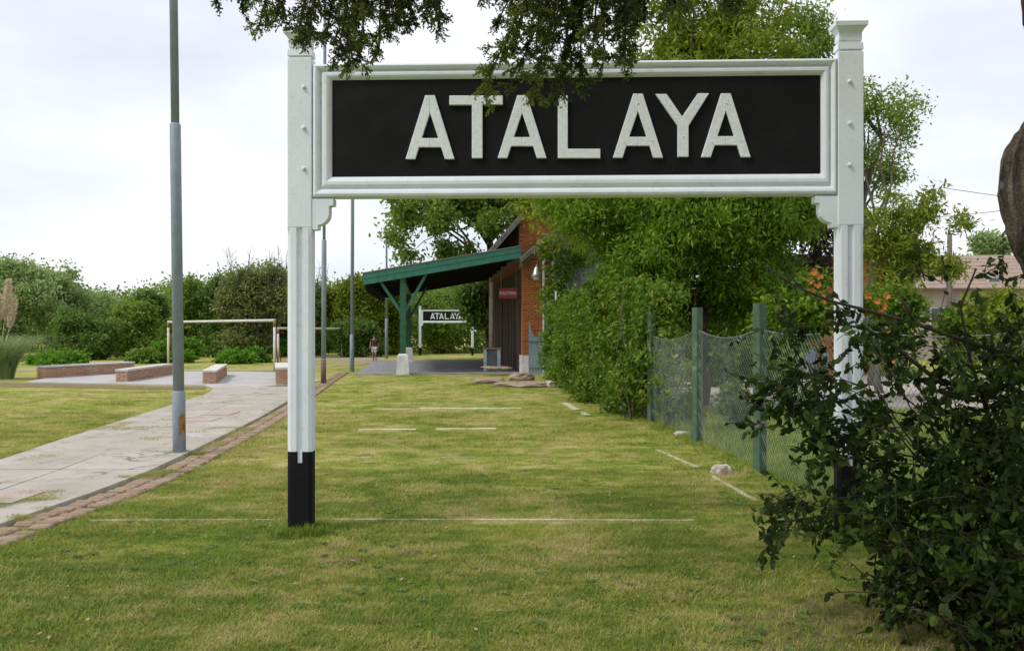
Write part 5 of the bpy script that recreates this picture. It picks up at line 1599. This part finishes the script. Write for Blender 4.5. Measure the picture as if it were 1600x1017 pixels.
def scatter(name, pts, rot, scl, kinds, tufts, mat):
    me = bpy.data.meshes.new(name); me.from_pydata([tuple(q) for q in pts], [], [])
    for nm, arr in (('rotz', rot), ('size', scl), ('which', kinds)):
        a = me.attributes.new(nm, 'FLOAT', 'POINT'); a.data.foreach_set('value', np.asarray(arr, dtype=np.float32))
    o = bpy.data.objects.new(name, me); COL.objects.link(o); me.materials.append(mat)
    ng = bpy.data.node_groups.new(name + '_nodes', 'GeometryNodeTree')
    ng.interface.new_socket('Geometry', in_out='INPUT', socket_type='NodeSocketGeometry')
    ng.interface.new_socket('Geometry', in_out='OUTPUT', socket_type='NodeSocketGeometry')
    gi = ng.nodes.new('NodeGroupInput'); go = ng.nodes.new('NodeGroupOutput')
    jn = ng.nodes.new('GeometryNodeJoinGeometry')
    def attr(nm):
        a = ng.nodes.new('GeometryNodeInputNamedAttribute'); a.data_type = 'FLOAT'; a.inputs['Name'].default_value = nm
        return a.outputs[0]
    cx = ng.nodes.new('ShaderNodeCombineXYZ'); ng.links.new(attr('rotz'), cx.inputs[2])
    er = ng.nodes.new('FunctionNodeEulerToRotation'); ng.links.new(cx.outputs[0], er.inputs[0])
    sz = attr('size'); wh = attr('which')
    for k, tm in enumerate(tufts):
        so = bpy.data.objects.new('grass_tuft', tm)
        tm.materials.append(mat)
        oi = ng.nodes.new('GeometryNodeObjectInfo'); oi.inputs['Object'].default_value = so; oi.inputs['As Instance'].default_value = True
        cm = ng.nodes.new('FunctionNodeCompare'); cm.data_type = 'FLOAT'; cm.operation = 'EQUAL'
        ng.links.new(wh, cm.inputs[0]); cm.inputs[1].default_value = float(k); cm.inputs['Epsilon'].default_value = .1
        ip = ng.nodes.new('GeometryNodeInstanceOnPoints')
        ng.links.new(gi.outputs[0], ip.inputs['Points']); ng.links.new(cm.outputs[0], ip.inputs['Selection'])
        ng.links.new(oi.outputs['Geometry'], ip.inputs['Instance']); ng.links.new(er.outputs[0], ip.inputs['Rotation']); ng.links.new(sz, ip.inputs['Scale'])
        ng.links.new(ip.outputs[0], jn.inputs[0])
    ng.links.new(jn.outputs[0], go.inputs[0])
    md = o.modifiers.new('scatter', 'NODES'); md.node_group = ng
    return o
def vnoise(x, y, s, seed):
    r = np.random.default_rng(seed); g_ = r.random((64, 64))
    u = x * s; v_ = y * s; i = np.floor(u).astype(int); j = np.floor(v_).astype(int); fu = u - i; fv = v_ - j
    fu = fu * fu * (3 - 2 * fu); fv = fv * fv * (3 - 2 * fv)
    a = g_[i % 64, j % 64]; b = g_[(i + 1) % 64, j % 64]; c = g_[i % 64, (j + 1) % 64]; d = g_[(i + 1) % 64, (j + 1) % 64]
    return (a * (1 - fu) + b * fu) * (1 - fv) + (c * (1 - fu) + d * fu) * fv
rng = np.random.default_rng(121)
def lawn_points(n, y0, y1, pxl, pxr, power=1.0):
    Yv_ = y0 + (y1 - y0) * rng.random(n) ** power
    pxv = rng.uniform(pxl, pxr, n)
    return (pxv - CX) / F * Yv_, Yv_
X_, Y_ = [], []
for (n, a, b) in ((30000, 3.4, 6.2), (34000, 6.2, 10), (26000, 10, 17), (20000, 17, 31)):
    xx, yy = lawn_points(n, a, b, -60, 1660, .9); X_.append(xx); Y_.append(yy)
X_ = np.concatenate(X_); Y_ = np.concatenate(Y_)
plv = np.interp(Y_, [q[1] for q in PL], [q[0] for q in PL]); prv = np.interp(Y_, [q[1] for q in PR], [q[0] for q in PR])
on_path = (X_ > plv - .03) & (X_ < prv + .02) & (Y_ < 24.1)
on_brick = (X_ >= prv + .02) & (X_ < prv + .42 - .26 * vnoise(X_, Y_, 1.6, 3))
crack = vnoise(X_, Y_, 1.6, 4) * .6 + vnoise(X_, Y_, 5, 5) * .4
keep = ~(on_path & (crack < .62)) & ~(on_brick & (crack < .56))
for (la, lb, lw_) in LINES:
    dx, dy = lb[0] - la[0], lb[1] - la[1]; L2 = math.hypot(dx, dy)
    tt = ((X_ - la[0]) * dx + (Y_ - la[1]) * dy) / L2; dd = np.abs((X_ - la[0]) * dy - (Y_ - la[1]) * dx) / L2
    keep &= ~((tt > 0) & (tt < L2) & (dd < lw_ * .5 + .05 + .006 * Y_) & (rng.random(len(X_)) < .6))
keep &= ~((Y_ > 22.8) & (X_ < prv))                    # plaza
dens = .45 + .9 * vnoise(X_, Y_, 1.3, 6) * (.5 + vnoise(X_, Y_, 4, 7))
keep &= rng.random(len(X_)) < np.clip(dens, .3, 1)
keep &= ~((np.hypot((X_ - 2.4) / 1.5, (Y_ - 4.5) / 1.15) < .75 + .6 * vnoise(X_, Y_, 1.8, 9)) & (rng.random(len(X_)) < .72))
fx = fl.a.x + (Y_ - fl.a.y) * fl.d.x / fl.d.y
keep &= ~((X_ > fx) & (Y_ > 16.8))
inside = (X_ > fx + .05)
X_, Y_, inside = X_[keep], Y_[keep], inside[keep]
onp = (on_path | on_brick)[keep]
n = len(X_)
pts = np.stack([X_, Y_, np.where(onp, .045, 0)], 1)
scl = rng.uniform(.6, 1.25, n) * (.75 + .6 * vnoise(X_, Y_, 1.1, 8)) * np.where(Y_ > 12, 1.15, 1.0) * np.where(onp, .7, 1)
tf = [tuft(1, 30, .085, .010, .030, .0016, 1.3), tuft(2, 24, .10, .012, .036, .0018, 1.5), tuft(3, 34, .075, .008, .024, .0015, 1.1), tuft(4, 22, .075, .018, .046, .0018, 1.2)]
lawn = scatter('grass', pts[~inside], rng.uniform(0, 6.28, (~inside).sum()), scl[~inside], rng.choice(4, (~inside).sum(), p=[.34, .32, .26, .08]), tf, M['blade'])
tag(lawn, 'short patchy mown grass of the lawn', kind='stuff')
tf2 = [tuft(5, 16, .07, .05, .13, .003, .9), tuft(6, 14, .06, .07, .18, .003, .8)]
m_ = inside
tall = scatter('tall_grass', pts[m_], rng.uniform(0, 6.28, m_.sum()), scl[m_] * .9, rng.choice(2, m_.sum()), tf2, M['weedgreen'])
tag(tall, 'longer bright green grass behind the wire fence', kind='stuff')
# ring of uncut grass at the posts, the fence line and the hedge foot
xs_, ys_ = [], []
yv = rng.uniform(5.5, 17, 9000); xs_.append(fl.a.x + (yv - fl.a.y) * fl.d.x / fl.d.y + rng.uniform(.02, 3.6, 9000)); ys_.append(yv)
for (cx_, cy_, r_, n_) in ((X(471.5, 6.91), 6.88, .26, 300), (X(1330, 6.75), 6.75, .25, 140), (b1[0], b1[1], .16, 60), (*G(1127, 735), .2, 60)):
    a = rng.uniform(0, 6.28, n_); rr_ = .08 + r_ * rng.random(n_) * .6; xs_.append(cx_ + np.cos(a) * rr_); ys_.append(cy_ + np.sin(a) * rr_)
u_ = rng.uniform(-5, 16, 2600); o_ = rng.normal(size=2600) * .13
xs_.append(fl.a.x + fl.d.x * u_ + fl.n.x * o_); ys_.append(fl.a.y + fl.d.y * u_ + fl.n.y * o_)
xs_ = np.concatenate(xs_); ys_ = np.concatenate(ys_); n_ = len(xs_)
edge_g = scatter('uncut_grass', np.stack([xs_, ys_, np.zeros(n_)], 1), rng.uniform(0, 6.28, n_), rng.uniform(.35, .8, n_), rng.choice(2, n_), [tuft(7, 14, .06, .05, .12, .003, .9), tuft(8, 12, .06, .06, .15, .003, .8)], M['weedgreen'])
tag(edge_g, 'longer uncut grass round the posts and along the fence', kind='stuff')
# little heaps of raked earth on the lawn
def heap(px0, px1, py, w_, h_, seed, lab):
    r = random.Random(seed); mb = MB()
    for k in range(26):
        x, y = G(px0 + (px1 - px0) * r.random(), py + r.uniform(-3, 3) * .7)
        s = r.uniform(.012, .04)
        M3 = Matrix.Rotation(r.uniform(0, 3), 3, 'Z') @ Matrix.Rotation(r.uniform(-.6, .6), 3, 'X')
        mb.box((x, y, s * .25), (s * 2.0, s * 1.3, s * .8), M3, bev=s * .25)
    o = mb.build('earth_clods', M['soil'], None); tag(o, lab, kind='stuff')
heap(500, 562, 879, .3, .03, 1, 'dark earth clods scattered on the lawn below the sign')
heap(622, 648, 865, .2, .03, 2, 'small heap of brown earth on the lawn')

# fallen leaves, straw and flat weeds in the near turf
rng = np.random.default_rng(131)
xx, yy = lawn_points(1500, 3.6, 13, -40, 1500, .9)
ok = ~((xx > np.interp(yy, [q[1] for q in PL], [q[0] for q in PL])) & (xx < np.interp(yy, [q[1] for q in PR], [q[0] for q in PR])) & (rng.random(1500) < .7))
xx, yy = xx[ok], yy[ok]; n = len(xx)
on = (xx > np.interp(yy, [q[1] for q in PL], [q[0] for q in PL])) & (xx < np.interp(yy, [q[1] for q in PR], [q[0] for q in PR]))
v, f = leaves(np.stack([xx, yy, np.where(on, .058, rng.uniform(.012, .03, n))], 1), .045, .016, rng, up=6)
v = v.reshape(-1, 4, 3); v[:, :, 2] = v[:, :1, 2] + (v[:, :, 2] - v[:, :1, 2]) * .25; v = v.reshape(-1, 3)
L['litter'] = leafmat('dry_fallen_leaves', (.11, .06, .03), (.26, .17, .07), (.46, .38, .22), .1)
tag(link('fallen_leaves', np_mesh('fallen_leaves', v, f, rng.random(n)), L['litter']), 'dry leaves and straw scattered in the lawn', kind='stuff')
xx, yy = lawn_points(420, 3.7, 9.5, -40, 1300, .9)
cl = vnoise(xx, yy, .9, 21) > .5
cl &= ~((xx > np.interp(yy, [q[1] for q in PL], [q[0] for q in PL])) & (xx < np.interp(yy, [q[1] for q in PR], [q[0] for q in PR]) + .35))
xx, yy = xx[cl], yy[cl]
V = []; Fq = []; T = []
for x, y in zip(xx, yy):
    k = int(rng.integers(6, 11)); sz = rng.uniform(.02, .05); tn_ = rng.uniform(.2, .9)
    for i in range(k):
        a = 6.28 * i / k + rng.uniform(-.2, .2); d = np.array([math.cos(a), math.sin(a), 0]); s_ = np.array([-d[1], d[0], 0]); o0 = np.array([x, y, .012])
        b = len(V); l = sz * rng.uniform(.7, 1.2)
        V += [o0, o0 + d * l * .55 + s_ * l * .24 + np.array([0, 0, .014]), o0 + d * l + np.array([0, 0, .010]), o0 + d * l * .55 - s_ * l * .24 + np.array([0, 0, .014])]
        Fq.append((b, b + 1, b + 2, b + 3)); T.append(tn_)
tag(link('lawn_weeds', np_mesh('lawn_weeds', np.array(V), np.array(Fq), np.array(T)), L['weed']), 'flat broad leaved weeds in the near lawn', kind='stuff')
